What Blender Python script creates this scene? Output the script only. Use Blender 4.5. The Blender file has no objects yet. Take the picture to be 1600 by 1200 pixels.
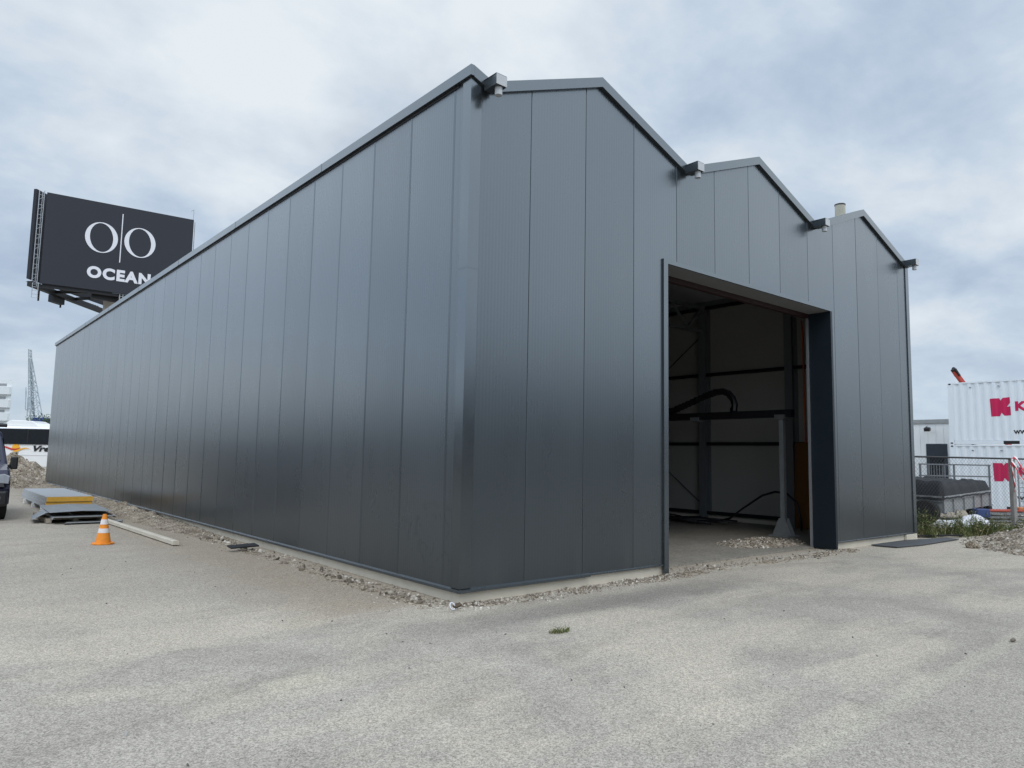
import bpy, bmesh, math, random
from mathutils import Vector, Matrix, noise
R_ = math.radians
sc = bpy.context.scene
col = sc.collection
random.seed(7)

# ---------------------------------------------------------------- camera
CAM = Vector((-4.912, -6.747, 1.668))
FWD = Vector((0.6376, 0.764, 0.0992)).normalized()
RGT = Vector((0.7664, -0.6421, 0.0185)); RGT = (RGT - FWD * RGT.dot(FWD)).normalized()
UP = RGT.cross(FWD)
cam = bpy.data.cameras.new("camera")
co = bpy.data.objects.new("camera", cam)
col.objects.link(co)
co.matrix_world = Matrix(((RGT.x, UP.x, -FWD.x, CAM.x), (RGT.y, UP.y, -FWD.y, CAM.y), (RGT.z, UP.z, -FWD.z, CAM.z), (0, 0, 0, 1)))
cam.sensor_width = 36.0
cam.lens = 36.0 * 1131.8 / 1600.0
cam.clip_start = 0.05
cam.clip_end = 3000
sc.camera = co

# ---------------------------------------------------------------- light
SUN_EL, SUN_AZ = R_(52), R_(215)            # azimuth from +Y clockwise: behind the camera
SUN = Vector((math.sin(SUN_AZ) * math.cos(SUN_EL), math.cos(SUN_AZ) * math.cos(SUN_EL), math.sin(SUN_EL)))
sl = bpy.data.lights.new("sun", 'SUN')
sl.energy = 1.0
sl.angle = R_(28)
sl.color = (1.0, 0.96, 0.9)
so = bpy.data.objects.new("sun", sl)
col.objects.link(so)
so.rotation_euler = SUN.to_track_quat('Z', 'Y').to_euler()
so.location = (0, -20, 40)

sc.view_settings.view_transform = 'Standard'
sc.view_settings.look = 'None'
sc.view_settings.gamma = 1
sc.view_settings.exposure = 0.0


# ---------------------------------------------------------------- node helper
class NT:
    def __init__(s, tree):
        s.t = tree; s.L = tree.links

    def n(s, typ, ins=None, **kw):
        x = s.t.nodes.new(typ)
        for k, v in kw.items():
            setattr(x, k, v)
        for k, v in (ins or {}).items():
            s.put(x.inputs[k], v)
        return x

    def put(s, sock, v):
        if isinstance(v, bpy.types.NodeSocket):
            s.L.new(v, sock)
        elif isinstance(v, bpy.types.Node):
            s.L.new(v.outputs[0], sock)
        else:
            if hasattr(sock, 'default_value'):
                if sock.type == 'RGBA' and len(v) == 3:
                    v = (*v, 1)
                sock.default_value = v

    def m(s, op, a, b=0.0, c=0.0, clamp=False):
        x = s.n('ShaderNodeMath', operation=op, use_clamp=clamp)
        s.put(x.inputs[0], a); s.put(x.inputs[1], b); s.put(x.inputs[2], c)
        return x.outputs[0]

    def noise(s, vec, scale, detail=4, rough=0.55, dist=0.0):
        x = s.n('ShaderNodeTexNoise', {'Vector': vec, 'Scale': scale, 'Detail': detail, 'Roughness': rough, 'Distortion': dist})
        return x.outputs['Fac']

    def vor(s, vec, scale, out='Color', feature='F1'):
        x = s.n('ShaderNodeTexVoronoi', {'Vector': vec, 'Scale': scale}, feature=feature)
        return x.outputs[out]

    def ss(s, v, a, b):
        x = s.n('ShaderNodeMapRange', {'Value': v, 'From Min': a, 'From Max': b}, interpolation_type='SMOOTHSTEP')
        return x.outputs[0]

    def mix(s, f, a, b, typ='MIX'):
        x = s.n('ShaderNodeMix', data_type='RGBA', blend_type=typ)
        s.put(x.inputs[0], f); s.put(x.inputs[6], a); s.put(x.inputs[7], b)
        return x.outputs[2]

    def ramp(s, f, stops):
        x = s.n('ShaderNodeValToRGB', {'Fac': f})
        e = x.color_ramp.elements
        while len(e) < len(stops): e.new(0.5)
        for k, (p, c) in zip(e, stops):
            k.position = p; k.color = (*c, 1)
        return x.outputs[0]

    def xyz(s, v):
        x = s.n('ShaderNodeSeparateXYZ', {'Vector': v})
        return x.outputs

    def scale(s, v, sc3):
        x = s.n('ShaderNodeVectorMath', {0: v, 1: sc3}, operation='MULTIPLY')
        return x.outputs[0]

    def bump(s, h, strength, dist=0.01, normal=None):
        ins = {'Height': h, 'Strength': strength, 'Distance': dist}
        if normal is not None: ins['Normal'] = normal
        return s.n('ShaderNodeBump', ins).outputs[0]

    def pos(s):
        return s.n('ShaderNodeNewGeometry').outputs['Position']

    def obj(s):
        return s.n('ShaderNodeTexCoord').outputs['Object']


# ---------------------------------------------------------------- world: Nishita sky under broken overcast
w = bpy.data.worlds.new("World")
sc.world = w
w.use_nodes = True
T = NT(w.node_tree)
w.node_tree.nodes.clear()
sky = T.n('ShaderNodeTexSky', sky_type='NISHITA', sun_disc=False, sun_elevation=SUN_EL, sun_rotation=SUN_AZ)
gen = T.n('ShaderNodeTexCoord').outputs['Generated']
d = T.xyz(gen)
zz = T.m('MAXIMUM', T.m('ADD', d[2], 0.30), 0.06)
cv = T.n('ShaderNodeCombineXYZ', {0: T.m('DIVIDE', d[0], zz), 1: T.m('DIVIDE', d[1], zz), 2: 0.37}).outputs[0]
big = T.noise(cv, 1.05, 9, 0.52, 0.15)
cvs = T.n('ShaderNodeVectorMath', {0: cv, 1: (4.3, 1.7, 2.2)}, operation='ADD').outputs[0]
mid = T.noise(T.scale(cvs, (1.0, 1.15, 1.0)), 2.7, 10, 0.56, 0.2)
shade = T.m('ADD', T.m('MULTIPLY', big, 0.58), T.m('MULTIPLY', mid, 0.42))
cloud = T.ramp(shade, [(0.37, (3.7, 4.7, 6.2)), (0.45, (4.6, 5.6, 7.0)), (0.50, (5.5, 6.5, 7.7)), (0.54, (6.4, 7.2, 8.1)), (0.62, (7.9, 8.5, 9.0))])
gap = T.ss(T.noise(cvs, 0.7, 6, 0.6, 0.3), 0.55, 0.72)
skyc = T.mix(T.m('MULTIPLY', gap, 0.45), cloud, T.scale(sky.outputs[0], (1.0, 1.0, 1.0)))
# the cloud deck is brighter around the veiled sun
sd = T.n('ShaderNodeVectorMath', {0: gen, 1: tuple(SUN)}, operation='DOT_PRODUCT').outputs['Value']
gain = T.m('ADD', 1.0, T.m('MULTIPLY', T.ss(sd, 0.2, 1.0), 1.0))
for az, el, amt in ((-38, 27, 1.5), (133, 27, 1.4)):       # bright lobes added outside the view to lighten the wall reflections
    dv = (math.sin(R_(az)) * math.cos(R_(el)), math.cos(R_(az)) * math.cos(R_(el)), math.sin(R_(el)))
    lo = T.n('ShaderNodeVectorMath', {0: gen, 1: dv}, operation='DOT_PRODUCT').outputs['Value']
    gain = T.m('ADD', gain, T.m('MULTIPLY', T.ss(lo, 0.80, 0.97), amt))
hor = T.ss(d[2], -0.02, 0.22)
skyc = T.mix(hor, T.mix(0.5, skyc, (6.2, 7.2, 7.9)), skyc)
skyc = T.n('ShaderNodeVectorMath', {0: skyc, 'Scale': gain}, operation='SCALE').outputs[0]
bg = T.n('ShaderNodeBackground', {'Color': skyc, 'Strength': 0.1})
T.n('ShaderNodeOutputWorld', {'Surface': bg.outputs[0]})
try:
    w.cycles.sampling_method = 'MANUAL'; w.cycles.sample_map_resolution = 1024
except Exception:
    pass


# ---------------------------------------------------------------- materials
def mat(name, base=(0.5, 0.5, 0.5), rough=0.6, metal=0.0, spec=0.5, var=0.0, vscale=6.0, bump=0.0, bscale=60.0, coat=0.0):
    m = bpy.data.materials.new(name)
    m.use_nodes = True
    t = NT(m.node_tree)
    b = m.node_tree.nodes['Principled BSDF']
    b.inputs['Roughness'].default_value = rough
    b.inputs['Metallic'].default_value = metal
    b.inputs['Specular IOR Level'].default_value = spec
    b.inputs['Coat Weight'].default_value = coat
    b.inputs['Base Color'].default_value = (*base, 1)
    if var or bump:
        p = t.obj()
        if var:
            n = t.noise(p, vscale, 6, 0.6)
            k = t.m('ADD', 1.0 - var, t.m('MULTIPLY', n, 2 * var))
            c = t.n('ShaderNodeVectorMath', {0: base, 'Scale': k}, operation='SCALE').outputs[0]
            t.put(b.inputs['Base Color'], c)
            t.put(b.inputs['Roughness'], t.m('ADD', rough - 0.08, t.m('MULTIPLY', n, 0.16)))
        if bump:
            t.put(b.inputs['Normal'], t.bump(t.noise(p, bscale, 5, 0.6), bump, 0.01))
    return m


def cladding_material():
    m = bpy.data.materials.new("anthracite_cladding")
    m.use_nodes = True
    t = NT(m.node_tree)
    b = m.node_tree.nodes['Principled BSDF']
    p = t.pos(); s = t.xyz(p)
    # streaky dust, mostly near the ground, and hand smears near the corner
    nz = t.noise(t.scale(p, (3, 3, 0.35)), 1.0, 5, 0.6)
    low = t.ss(s[2], 0.9, 0.1)
    dust = t.m('MULTIPLY', t.m('MULTIPLY', low, t.ss(nz, 0.35, 0.75)), 0.15)
    front = t.m('LESS_THAN', s[1], 0.03)
    pid = t.m('FLOOR', t.m('ADD', t.m('MULTIPLY', front, t.m('ADD', s[0], 100 - 0.966)), t.m('MULTIPLY', t.m('SUBTRACT', 1.0, front), t.m('SUBTRACT', s[1], 0.3288))))
    base = t.mix(dust, t.mix(t.n('ShaderNodeTexWhiteNoise', {'W': pid}, noise_dimensions='1D').outputs[0], (0.096, 0.110, 0.121), (0.108, 0.123, 0.135)), (0.19, 0.18, 0.16))
    sm = t.m('MULTIPLY', t.ss(t.noise(p, 5.5, 3, 0.5, 1.5), 0.55, 0.62), t.m('MULTIPLY', t.ss(s[1], 1.5, 0.9), t.m('MULTIPLY', t.ss(s[0], 0.2, 0.05), t.m('MULTIPLY', t.ss(s[2], 1.25, 0.9), t.ss(s[2], 0.25, 0.5)))))
    base = t.mix(t.m('MULTIPLY', sm, 0.18), base, (0.03, 0.033, 0.035))
    t.put(b.inputs['Base Color'], base)
    b.inputs['Metallic'].default_value = 0.82
    b.inputs['Specular IOR Level'].default_value = 0.5
    t.put(b.inputs['Roughness'], t.m('ADD', 0.24, t.m('ADD', t.m('MULTIPLY', dust, 0.6), t.m('MULTIPLY', t.noise(t.scale(p, (1, 1, 0.3)), 2.0, 4), 0.08))))
    return m


M = {}
M['clad'] = cladding_material()
M['trim'] = mat('anthracite_trim', (0.102, 0.117, 0.128), 0.28, 0.78, 0.5, 0.06, 2.0)
M['corner'] = mat('corner_flashing', (0.103, 0.117, 0.128), 0.22, 0.85, 0.5, 0.05, 2.0)
M['trim_dark_refl'] = mat('dark_reflection_trim', (0.007, 0.013, 0.019), 0.5, 0.0, 0.3, 0.1, 2.0)  # dark interior reflection on the right jamb painted into the trim colour
M['soffit'] = mat('soffit_sheet', (0.17, 0.175, 0.175), 0.6, 0, 0.3, 0.06, 2.0)
M['plinth'] = mat('cast_concrete', (0.55, 0.50, 0.41), 0.85, 0, 0.3, 0.16, 3.0, 0.4, 40)
M['liner'] = mat('liner_panel', (0.36, 0.35, 0.325), 0.55, 0, 0.4, 0.08, 1.0)
M['steel_in'] = mat('painted_steel', (0.16, 0.17, 0.18), 0.5, 0.1, 0.5, 0.15, 3.0)
M['steel_dark'] = mat('dark_steel', (0.02, 0.02, 0.022), 0.5, 0.3, 0.5, 0.2, 5.0)
M['oxide'] = mat('red_oxide_steel', (0.022, 0.006, 0.007), 0.6, 0.0, 0.4, 0.2, 5.0)
M['galv'] = mat('galvanised_steel', (0.36, 0.37, 0.38), 0.42, 0.7, 0.5, 0.15, 8.0)
M['galv_dull'] = mat('weathered_zinc', (0.30, 0.31, 0.31), 0.55, 0.3, 0.5, 0.22, 5.0)
M['pvc'] = mat('grey_pvc', (0.40, 0.41, 0.42), 0.45, 0, 0.5, 0.12, 12.0)
M['roof'] = mat('roof_membrane', (0.42, 0.44, 0.45), 0.5, 0.0, 0.5, 0.08, 1.5)
M['cream'] = mat('cream_paint', (0.34, 0.325, 0.26), 0.5, 0, 0.5, 0.2, 6.0)
M['black'] = mat('black_plastic', (0.014, 0.014, 0.016), 0.42, 0, 0.5, 0.2, 8.0)
M['rubber'] = mat('tyre_rubber', (0.016, 0.016, 0.016), 0.8, 0, 0.3, 0.3, 20.0, 0.3, 30)
M['board'] = mat('plywood', (0.17, 0.075, 0.02), 0.65, 0, 0.3, 0.25, 4.0)
M['orange_hose'] = mat('orange_hose', (0.5, 0.1, 0.03), 0.5, 0, 0.4, 0.1)
M['foam'] = mat('yellow_foam_core', (0.70, 0.40, 0.07), 0.9, 0, 0.2, 0.18, 7.0, 0.5, 50)
M['wood'] = mat('weathered_timber', (0.33, 0.29, 0.23), 0.85, 0, 0.3, 0.25, 9.0, 0.4, 30)
M['panel_skin'] = mat('panel_skin', (0.40, 0.42, 0.44), 0.45, 0.15, 0.5, 0.12, 2.0)
M['sheetmetal'] = mat('scuffed_sheet', (0.25, 0.265, 0.28), 0.5, 0.35, 0.5, 0.55, 4.0)
M['cone'] = mat('orange_pvc', (0.80, 0.27, 0.03), 0.6, 0, 0.3, 0.22, 14.0)
M['reflect'] = mat('white_reflective_band', (0.72, 0.68, 0.66), 0.5, 0, 0.5, 0.2, 25.0)
M['board_face'] = mat('billboard_vinyl', (0.024, 0.026, 0.034), 0.6, 0, 0.3, 0.16, 0.35)
M['letter'] = mat('billboard_print_white', (0.66, 0.66, 0.70), 0.6, 0, 0.3, 0.03)
M['mast'] = mat('mast_paint', (0.5, 0.46, 0.42), 0.6, 0, 0.4, 0.12, 0.7)
M['buswhite'] = mat('coach_paint', (0.82, 0.82, 0.81), 0.25, 0, 0.5, 0.03, 1.0, coat=0.5)
M['glass'] = mat('dark_glass', (0.02, 0.023, 0.027), 0.06, 0, 0.8, 0.1)
M['red'] = mat('red_print', (0.55, 0.04, 0.03), 0.4, 0, 0.4, 0.05)
M['yellow'] = mat('yellow_print', (0.85, 0.42, 0.03), 0.4, 0, 0.4, 0.05)
M['blackprint'] = mat('black_print', (0.012, 0.012, 0.013), 0.5, 0, 0.4, 0.05)
M['vanpaint'] = mat('dark_violet_paint', (0.022, 0.020, 0.05), 0.28, 0.2, 0.6, 0.1, 2.0, coat=0.8)
M['lamp'] = mat('headlamp_lens', (0.22, 0.23, 0.25), 0.12, 0.4, 0.8, 0.4, 14.0)
M['craneblue'] = mat('crane_blue', (0.04, 0.08, 0.30), 0.5, 0, 0.5, 0.15, 0.5)
M['cranegrey'] = mat('crane_grey', (0.42, 0.47, 0.50), 0.6, 0.0, 0.4, 0.15, 0.5)
M['cranered'] = mat('crane_red', (0.42, 0.05, 0.035), 0.5, 0, 0.5, 0.2, 2.0)
M['white_wall'] = mat('white_cladding', (0.70, 0.72, 0.72), 0.55, 0, 0.4, 0.06, 0.8)
M['container'] = mat('container_white', (0.70, 0.745, 0.78), 0.45, 0, 0.5, 0.07, 1.3)
M['crimson'] = mat('crimson_print', (0.50, 0.005, 0.075), 0.45, 0, 0.4, 0.06, 4.0)
M['frame_dark'] = mat('blue_black_frame', (0.018, 0.025, 0.036), 0.45, 0, 0.5, 0.1)
M['tarp'] = mat('black_tarpaulin', (0.008, 0.008, 0.010), 0.6, 0, 0.25, 0.3, 4.0, 0.5, 9)
M['sack'] = mat('white_woven_plastic', (0.74, 0.74, 0.76), 0.6, 0, 0.4, 0.08, 5.0, 0.4, 30)
M['fpost'] = mat('weathered_concrete_post', (0.25, 0.235, 0.22), 0.85, 0, 0.3, 0.35, 8.0, 0.3, 60)
M['wire'] = mat('galvanised_wire', (0.085, 0.088, 0.09), 0.6, 0.2, 0.4, 0.15, 8.0)
M['barrier'] = mat('orange_red_plastic', (0.42, 0.055, 0.025), 0.6, 0, 0.5, 0.15, 6.0)
M['barrier_o'] = mat('orange_plastic', (0.5, 0.17, 0.06), 0.6, 0, 0.5, 0.15, 6.0)
M['blue_pl'] = mat('blue_plastic', (0.03, 0.055, 0.17), 0.5, 0, 0.5, 0.2, 6.0)
M['olive'] = mat('olive_canvas', (0.10, 0.13, 0.045), 0.85, 0, 0.2, 0.25, 7.0, 0.4, 14)
M['mat_black'] = mat('rubber_sheet', (0.055, 0.058, 0.062), 0.55, 0, 0.5, 0.25, 4.0)
M['blocker_grey'] = mat('dark_blocker', (0.035, 0.04, 0.045), 0.6, 0, 0.4, 0.2, 0.3)
M['bark'] = mat('bark', (0.09, 0.07, 0.05), 0.9, 0, 0.2, 0.2, 6.0)


def container_material():
    m = M['container']; t = NT(m.node_tree); b = m.node_tree.nodes['Principled BSDF']
    old = b.inputs['Base Color'].links[0].from_socket
    p = t.pos()
    rust = t.m('MULTIPLY', t.ss(t.noise(p, 9.0, 6, 0.7), 0.66, 0.72), 0.7)
    run = t.m('MULTIPLY', t.ss(t.noise(t.scale(p, (5, 5, 0.6)), 1.0, 5, 0.6), 0.55, 0.8), 0.35)
    c = t.mix(run, old, (0.50, 0.50, 0.48))
    t.put(b.inputs['Base Color'], t.mix(rust, c, (0.22, 0.10, 0.05)))


container_material()


def two_tone(name, stops, scale, rough=0.9, bump=0.6, bscale=30):
    m = bpy.data.materials.new(name); m.use_nodes = True
    t = NT(m.node_tree); b = m.node_tree.nodes['Principled BSDF']
    p = t.pos()
    f = t.m('ADD', t.m('MULTIPLY', t.noise(p, scale, 8, 0.65), 0.65), t.m('MULTIPLY', t.xyz(t.vor(p, bscale))[0], 0.35))
    t.put(b.inputs['Base Color'], t.ramp(f, stops))
    b.inputs['Roughness'].default_value = rough
    b.inputs['Specular IOR Level'].default_value = 0.2
    t.put(b.inputs['Normal'], t.bump(f, bump, 0.03))
    return m


def island_material(name, stops, rough=0.85):
    m = bpy.data.materials.new(name); m.use_nodes = True
    t = NT(m.node_tree); b = m.node_tree.nodes['Principled BSDF']
    g = t.n('ShaderNodeNewGeometry')
    t.put(b.inputs['Base Color'], t.ramp(g.outputs['Random Per Island'], stops))
    b.inputs['Roughness'].default_value = rough
    b.inputs['Specular IOR Level'].default_value = 0.25
    return m


M['stones'] = island_material('mixed_stones', [(0.0, (0.11, 0.09, 0.07)), (0.4, (0.25, 0.21, 0.165)), (0.75, (0.40, 0.355, 0.29)), (1.0, (0.64, 0.6, 0.53))])
M['stones_dark'] = island_material('dark_pebbles', [(0.0, (0.04, 0.04, 0.04)), (0.5, (0.14, 0.13, 0.12)), (1.0, (0.5, 0.48, 0.45))])
M['dirt'] = two_tone('sandy_dirt', [(0.32, (0.11, 0.082, 0.058)), (0.45, (0.215, 0.17, 0.125)), (0.56, (0.32, 0.27, 0.205)), (0.7, (0.46, 0.40, 0.315))], 2.2, bscale=45)
M['heap'] = two_tone('rubble_heap', [(0.32, (0.11, 0.084, 0.06)), (0.47, (0.235, 0.19, 0.14)), (0.58, (0.34, 0.285, 0.22)), (0.7, (0.5, 0.45, 0.38))], 3.0, bscale=26)
M['slab'] = two_tone('dusty_slab', [(0.3, (0.17, 0.155, 0.13)), (0.7, (0.27, 0.245, 0.205))], 1.2, 0.8, 0.15)
M['weed'] = island_material('weed_leaves', [(0.0, (0.045, 0.075, 0.02)), (0.45, (0.095, 0.125, 0.04)), (0.75, (0.19, 0.19, 0.08)), (1.0, (0.40, 0.33, 0.19))])
M['leaf'] = island_material('tree_leaves', [(0.0, (0.025, 0.04, 0.018)), (0.6, (0.05, 0.075, 0.03)), (1.0, (0.09, 0.12, 0.05))])


def ground_material():
    m = bpy.data.materials.new("worn_asphalt"); m.use_nodes = True
    t = NT(m.node_tree); b = m.node_tree.nodes['Principled BSDF']
    p = t.pos(); s = t.xyz(p)
    warp = t.m('MULTIPLY', t.m('SUBTRACT', t.noise(p, 1.3, 5, 0.6), 0.5), 1.0)
    large = t.noise(t.scale(p, (1, 1, 0)), 0.28, 6, 0.62, 0.6)
    med = t.noise(t.scale(p, (1, 1, 0)), 1.1, 7, 0.65, 0.4)
    streak = t.noise(t.scale(p, (0.5, 1.9, 0)), 0.8, 6, 0.6, 0.5)
    # aggregate
    agg = t.xyz(t.vor(p, 125))[0]
    agg2 = t.xyz(t.vor(p, 60))[1]
    fine = t.noise(p, 160, 2, 0.7)
    grey = t.ramp(med, [(0.3, (0.310, 0.278, 0.236)), (0.7, (0.42, 0.378, 0.322))])
    base = t.mix(t.m('MULTIPLY', t.ss(t.m('ADD', large, t.m('MULTIPLY', t.m('SUBTRACT', streak, 0.5), 0.6)), 0.45, 0.62), 0.72), grey, (0.49, 0.43, 0.345))
    # brownish dirt on the yard left of the building and right along its long side
    lft = t.m('MULTIPLY', t.ss(t.m('ADD', s[1], t.m('MULTIPLY', warp, 4)), -0.5, 3.0), t.ss(t.m('ADD', s[0], warp), 0.6, -0.6))
    base = t.mix(t.m('MULTIPLY', lft, 0.55), base, (0.40, 0.35, 0.288))
    side = t.ss(t.m('ADD', s[0], t.m('MULTIPLY', warp, 0.9)), -2.3, -0.9)
    sidem = t.m('MULTIPLY', side, t.ss(t.m('ADD', s[1], warp), -0.6, 0.6))
    base = t.mix(t.m('MULTIPLY', sidem, t.m('ADD', 0.35, t.m('MULTIPLY', med, 0.9), clamp=True)), base, (0.325, 0.27, 0.205))
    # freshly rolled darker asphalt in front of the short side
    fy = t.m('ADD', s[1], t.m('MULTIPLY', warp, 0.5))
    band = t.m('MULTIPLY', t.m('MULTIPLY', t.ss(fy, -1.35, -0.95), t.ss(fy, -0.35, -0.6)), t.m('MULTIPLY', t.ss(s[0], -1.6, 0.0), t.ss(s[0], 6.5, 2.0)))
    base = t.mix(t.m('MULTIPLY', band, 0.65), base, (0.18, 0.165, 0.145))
    # sandy edge beside the short side
    sand = t.m('MULTIPLY', t.m('MULTIPLY', t.ss(fy, -0.85, -0.3), t.ss(s[1], 0.4, 0.1)), t.ss(s[0], -1.3, -0.5))
    base = t.mix(t.m('MULTIPLY', sand, 0.8), base, (0.40, 0.355, 0.29))
    # coarser patch of asphalt beyond a ragged seam
    seam = t.m('ADD', t.m('SUBTRACT', s[1], t.m('MULTIPLY', s[0], 0.034)), t.m('MULTIPLY', warp, 0.22))
    patch = t.m('MULTIPLY', t.ss(seam, -4.42, -4.50), t.ss(s[0], -1.7, -1.0))
    base = t.mix(t.m('MULTIPLY', patch, 0.45), base, (0.33, 0.298, 0.256))
    edge = t.m('MULTIPLY', t.m('MULTIPLY', t.ss(seam, -4.62, -4.50), t.ss(seam, -4.34, -4.46)), t.ss(s[0], -1.4, -0.6))
    base = t.mix(t.m('MULTIPLY', edge, 0.55), base, (0.44, 0.40, 0.32))
    # pale mortar spot
    px = t.m('ABSOLUTE', t.m('ADD', t.m('ADD', s[0], 2.58), t.m('MULTIPLY', s[1], 0.0)))
    py = t.m('ABSOLUTE', t.m('ADD', s[1], 1.57))
    spot = t.m('MULTIPLY', t.ss(t.m('ADD', px, t.m('MULTIPLY', warp, 0.1)), 0.27, 0.22), t.ss(t.m('ADD', py, t.m('MULTIPLY', warp, 0.1)), 0.15, 0.11))
    base = t.mix(t.m('MULTIPLY', spot, 0.7), base, (0.46, 0.42, 0.33))
    k = t.m('ADD', 0.50, t.m('ADD', t.m('MULTIPLY', agg, 0.72), t.m('MULTIPLY', agg2, 0.28)))
    k = t.m('MULTIPLY', k, t.m('ADD', 0.9, t.m('MULTIPLY', fine, 0.2)))
    # dark grit
    grit = t.ss(t.vor(p, 26, 'Distance'), 0.16, 0.08)
    gsel = t.ss(t.xyz(t.vor(p, 26))[2], 0.88, 0.92)
    k = t.m('MULTIPLY', k, t.m('SUBTRACT', 1.0, t.m('MULTIPLY', t.m('MULTIPLY', grit, gsel), 0.6)))
    # faint wheel tracks swinging towards the doorway and a few long scuffs
    trk = t.m('SUBTRACT', s[1], t.m('ADD', t.m('MULTIPLY', t.m('SINE', t.m('MULTIPLY', t.m('ADD', s[0], 6.0), 0.17)), 2.6), t.m('ADD', -4.3, t.m('MULTIPLY', warp, 0.25))))
    def track(c):
        dd = t.m('ABSOLUTE', t.m('SUBTRACT', trk, c))
        return t.ss(dd, 0.17, 0.05)
    tm = t.m('MULTIPLY', t.m('ADD', track(0.0), track(1.55), clamp=True), t.ss(streak, 0.35, 0.65))
    k = t.m('MULTIPLY', k, t.m('SUBTRACT', 1.0, t.m('MULTIPLY', tm, 0.13)))
    scuff = t.ss(t.noise(t.scale(p, (0.35, 3.2, 0)), 1.0, 6, 0.65, 0.8), 0.58, 0.72)
    k = t.m('MULTIPLY', k, t.m('SUBTRACT', 1.0, t.m('MULTIPLY', scuff, 0.10)))
    spots = t.ss(t.noise(t.scale(p, (1, 1, 0)), 3.5, 3, 0.5), 0.70, 0.78)
    k = t.m('MULTIPLY', k, t.m('SUBTRACT', 1.0, t.m('MULTIPLY', spots, 0.16)))
    # far away everything is plain ground
    far = t.ss(t.n('ShaderNodeVectorMath', {0: p}, operation='LENGTH').outputs['Value'], 50, 140)
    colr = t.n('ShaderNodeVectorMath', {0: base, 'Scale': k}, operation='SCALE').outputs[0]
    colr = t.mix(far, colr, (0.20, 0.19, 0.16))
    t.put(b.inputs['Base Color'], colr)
    b.inputs['Roughness'].default_value = 0.88
    b.inputs['Specular IOR Level'].default_value = 0.25
    h = t.m('ADD', t.m('MULTIPLY', agg, 0.003), t.m('ADD', t.m('MULTIPLY', agg2, 0.003), t.m('MULTIPLY', med, 0.03)))
    t.put(b.inputs['Normal'], t.bump(h, 0.7, 1.0))
    return m


M['ground'] = ground_material()


# ---------------------------------------------------------------- mesh helpers
class MB:
    def __init__(s):
        s.v = []; s.f = []

    def add(s, vs, fs):
        k = len(s.v)
        s.v += [tuple(x) for x in vs]
        s.f += [tuple(i + k for i in q) for q in fs]
        return s

    def box(s, x0, x1, y0, y1, z0, z1):
        return s.add([(x, y, z) for z in (z0, z1) for y in (y0, y1) for x in (x0, x1)],
                     [(0, 2, 3, 1), (4, 5, 7, 6), (0, 1, 5, 4), (2, 6, 7, 3), (0, 4, 6, 2), (1, 3, 7, 5)])

    def obox(s, o, u, v, ww):
        o, u, v, ww = map(Vector, (o, u, v, ww))
        return s.add([o + u * a + v * b + ww * c for c in (0, 1) for b in (0, 1) for a in (0, 1)],
                     [(0, 2, 3, 1), (4, 5, 7, 6), (0, 1, 5, 4), (2, 6, 7, 3), (0, 4, 6, 2), (1, 3, 7, 5)])

    def bar(s, a, b, wd, hd=None):
        a, b = Vector(a), Vector(b); hd = hd or wd
        t = (b - a).normalized()
        r = t.cross(Vector((0, 0, 1)))
        if r.length < 1e-3: r = Vector((1, 0, 0))
        r.normalize(); u = r.cross(t)
        return s.obox(a - r * wd / 2 - u * hd / 2, b - a, r * wd, u * hd)

    def tube(s, pts, r, n=8, cap=True):
        pts = [Vector(q) for q in pts]
        rr = r if isinstance(r, (list, tuple)) else [r] * len(pts)
        vs = []; fs = []; pr = None
        for i, q in enumerate(pts):
            t = (pts[min(i + 1, len(pts) - 1)] - pts[max(i - 1, 0)]).normalized()
            if pr is None:
                pr = t.orthogonal().normalized()
            pr = (pr - t * pr.dot(t)).normalized()
            b = t.cross(pr)
            for k in range(n):
                a = 2 * math.pi * k / n
                vs.append(q + (pr * math.cos(a) + b * math.sin(a)) * rr[i])
        for i in range(len(pts) - 1):
            for k in range(n):
                fs.append((i * n + k, i * n + (k + 1) % n, (i + 1) * n + (k + 1) % n, (i + 1) * n + k))
        if cap:
            fs.append(tuple(range(n - 1, -1, -1))); fs.append(tuple(range((len(pts) - 1) * n, len(pts) * n)))
        return s.add(vs, fs)

    def prism(s, poly, o, u, v, ww):
        """poly 2D in (u,v) axes from o, thickness vector ww"""
        o, u, v, ww = map(Vector, (o, u, v, ww)); n = len(poly)
        vs = [o + u * a + v * b for a, b in poly] + [o + u * a + v * b + ww for a, b in poly]
        fs = [tuple(range(n - 1, -1, -1)), tuple(range(n, 2 * n))] + [(i, (i + 1) % n, n + (i + 1) % n, n + i) for i in range(n)]
        return s.add(vs, fs)

    def build(s, name, material, parent=None, smooth=False, bevel=0.0):
        me = bpy.data.meshes.new(name)
        me.from_pydata(s.v, [], s.f)
        bm = bmesh.new(); bm.from_mesh(me)
        bmesh.ops.recalc_face_normals(bm, faces=bm.faces)
        bm.to_mesh(me); bm.free()
        me.materials.append(M[material] if isinstance(material, str) else material)
        if smooth:
            me.polygons.foreach_set('use_smooth', [True] * len(me.polygons))
        o = bpy.data.objects.new(name, me)
        col.objects.link(o)
        if parent is not None: put_under(o, parent)
        if bevel:
            b = o.modifiers.new('bevel', 'BEVEL'); b.width = bevel; b.segments = 2; b.limit_method = 'ANGLE'; b.angle_limit = R_(40)
        return o


def put_under(o, parent):
    o.parent = parent
    if parent.type == 'EMPTY':      # parts are modelled in world space; a mesh part sits at the world origin
        o.matrix_parent_inverse = Matrix.Translation(parent.location).inverted()


def thing(name, label, cat, loc=(0, 0, 0), group=None):
    o = bpy.data.objects.new(name, None); col.objects.link(o)
    o.empty_display_size = 0.2
    o.location = loc
    return tag(o, label, cat, group)


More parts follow.
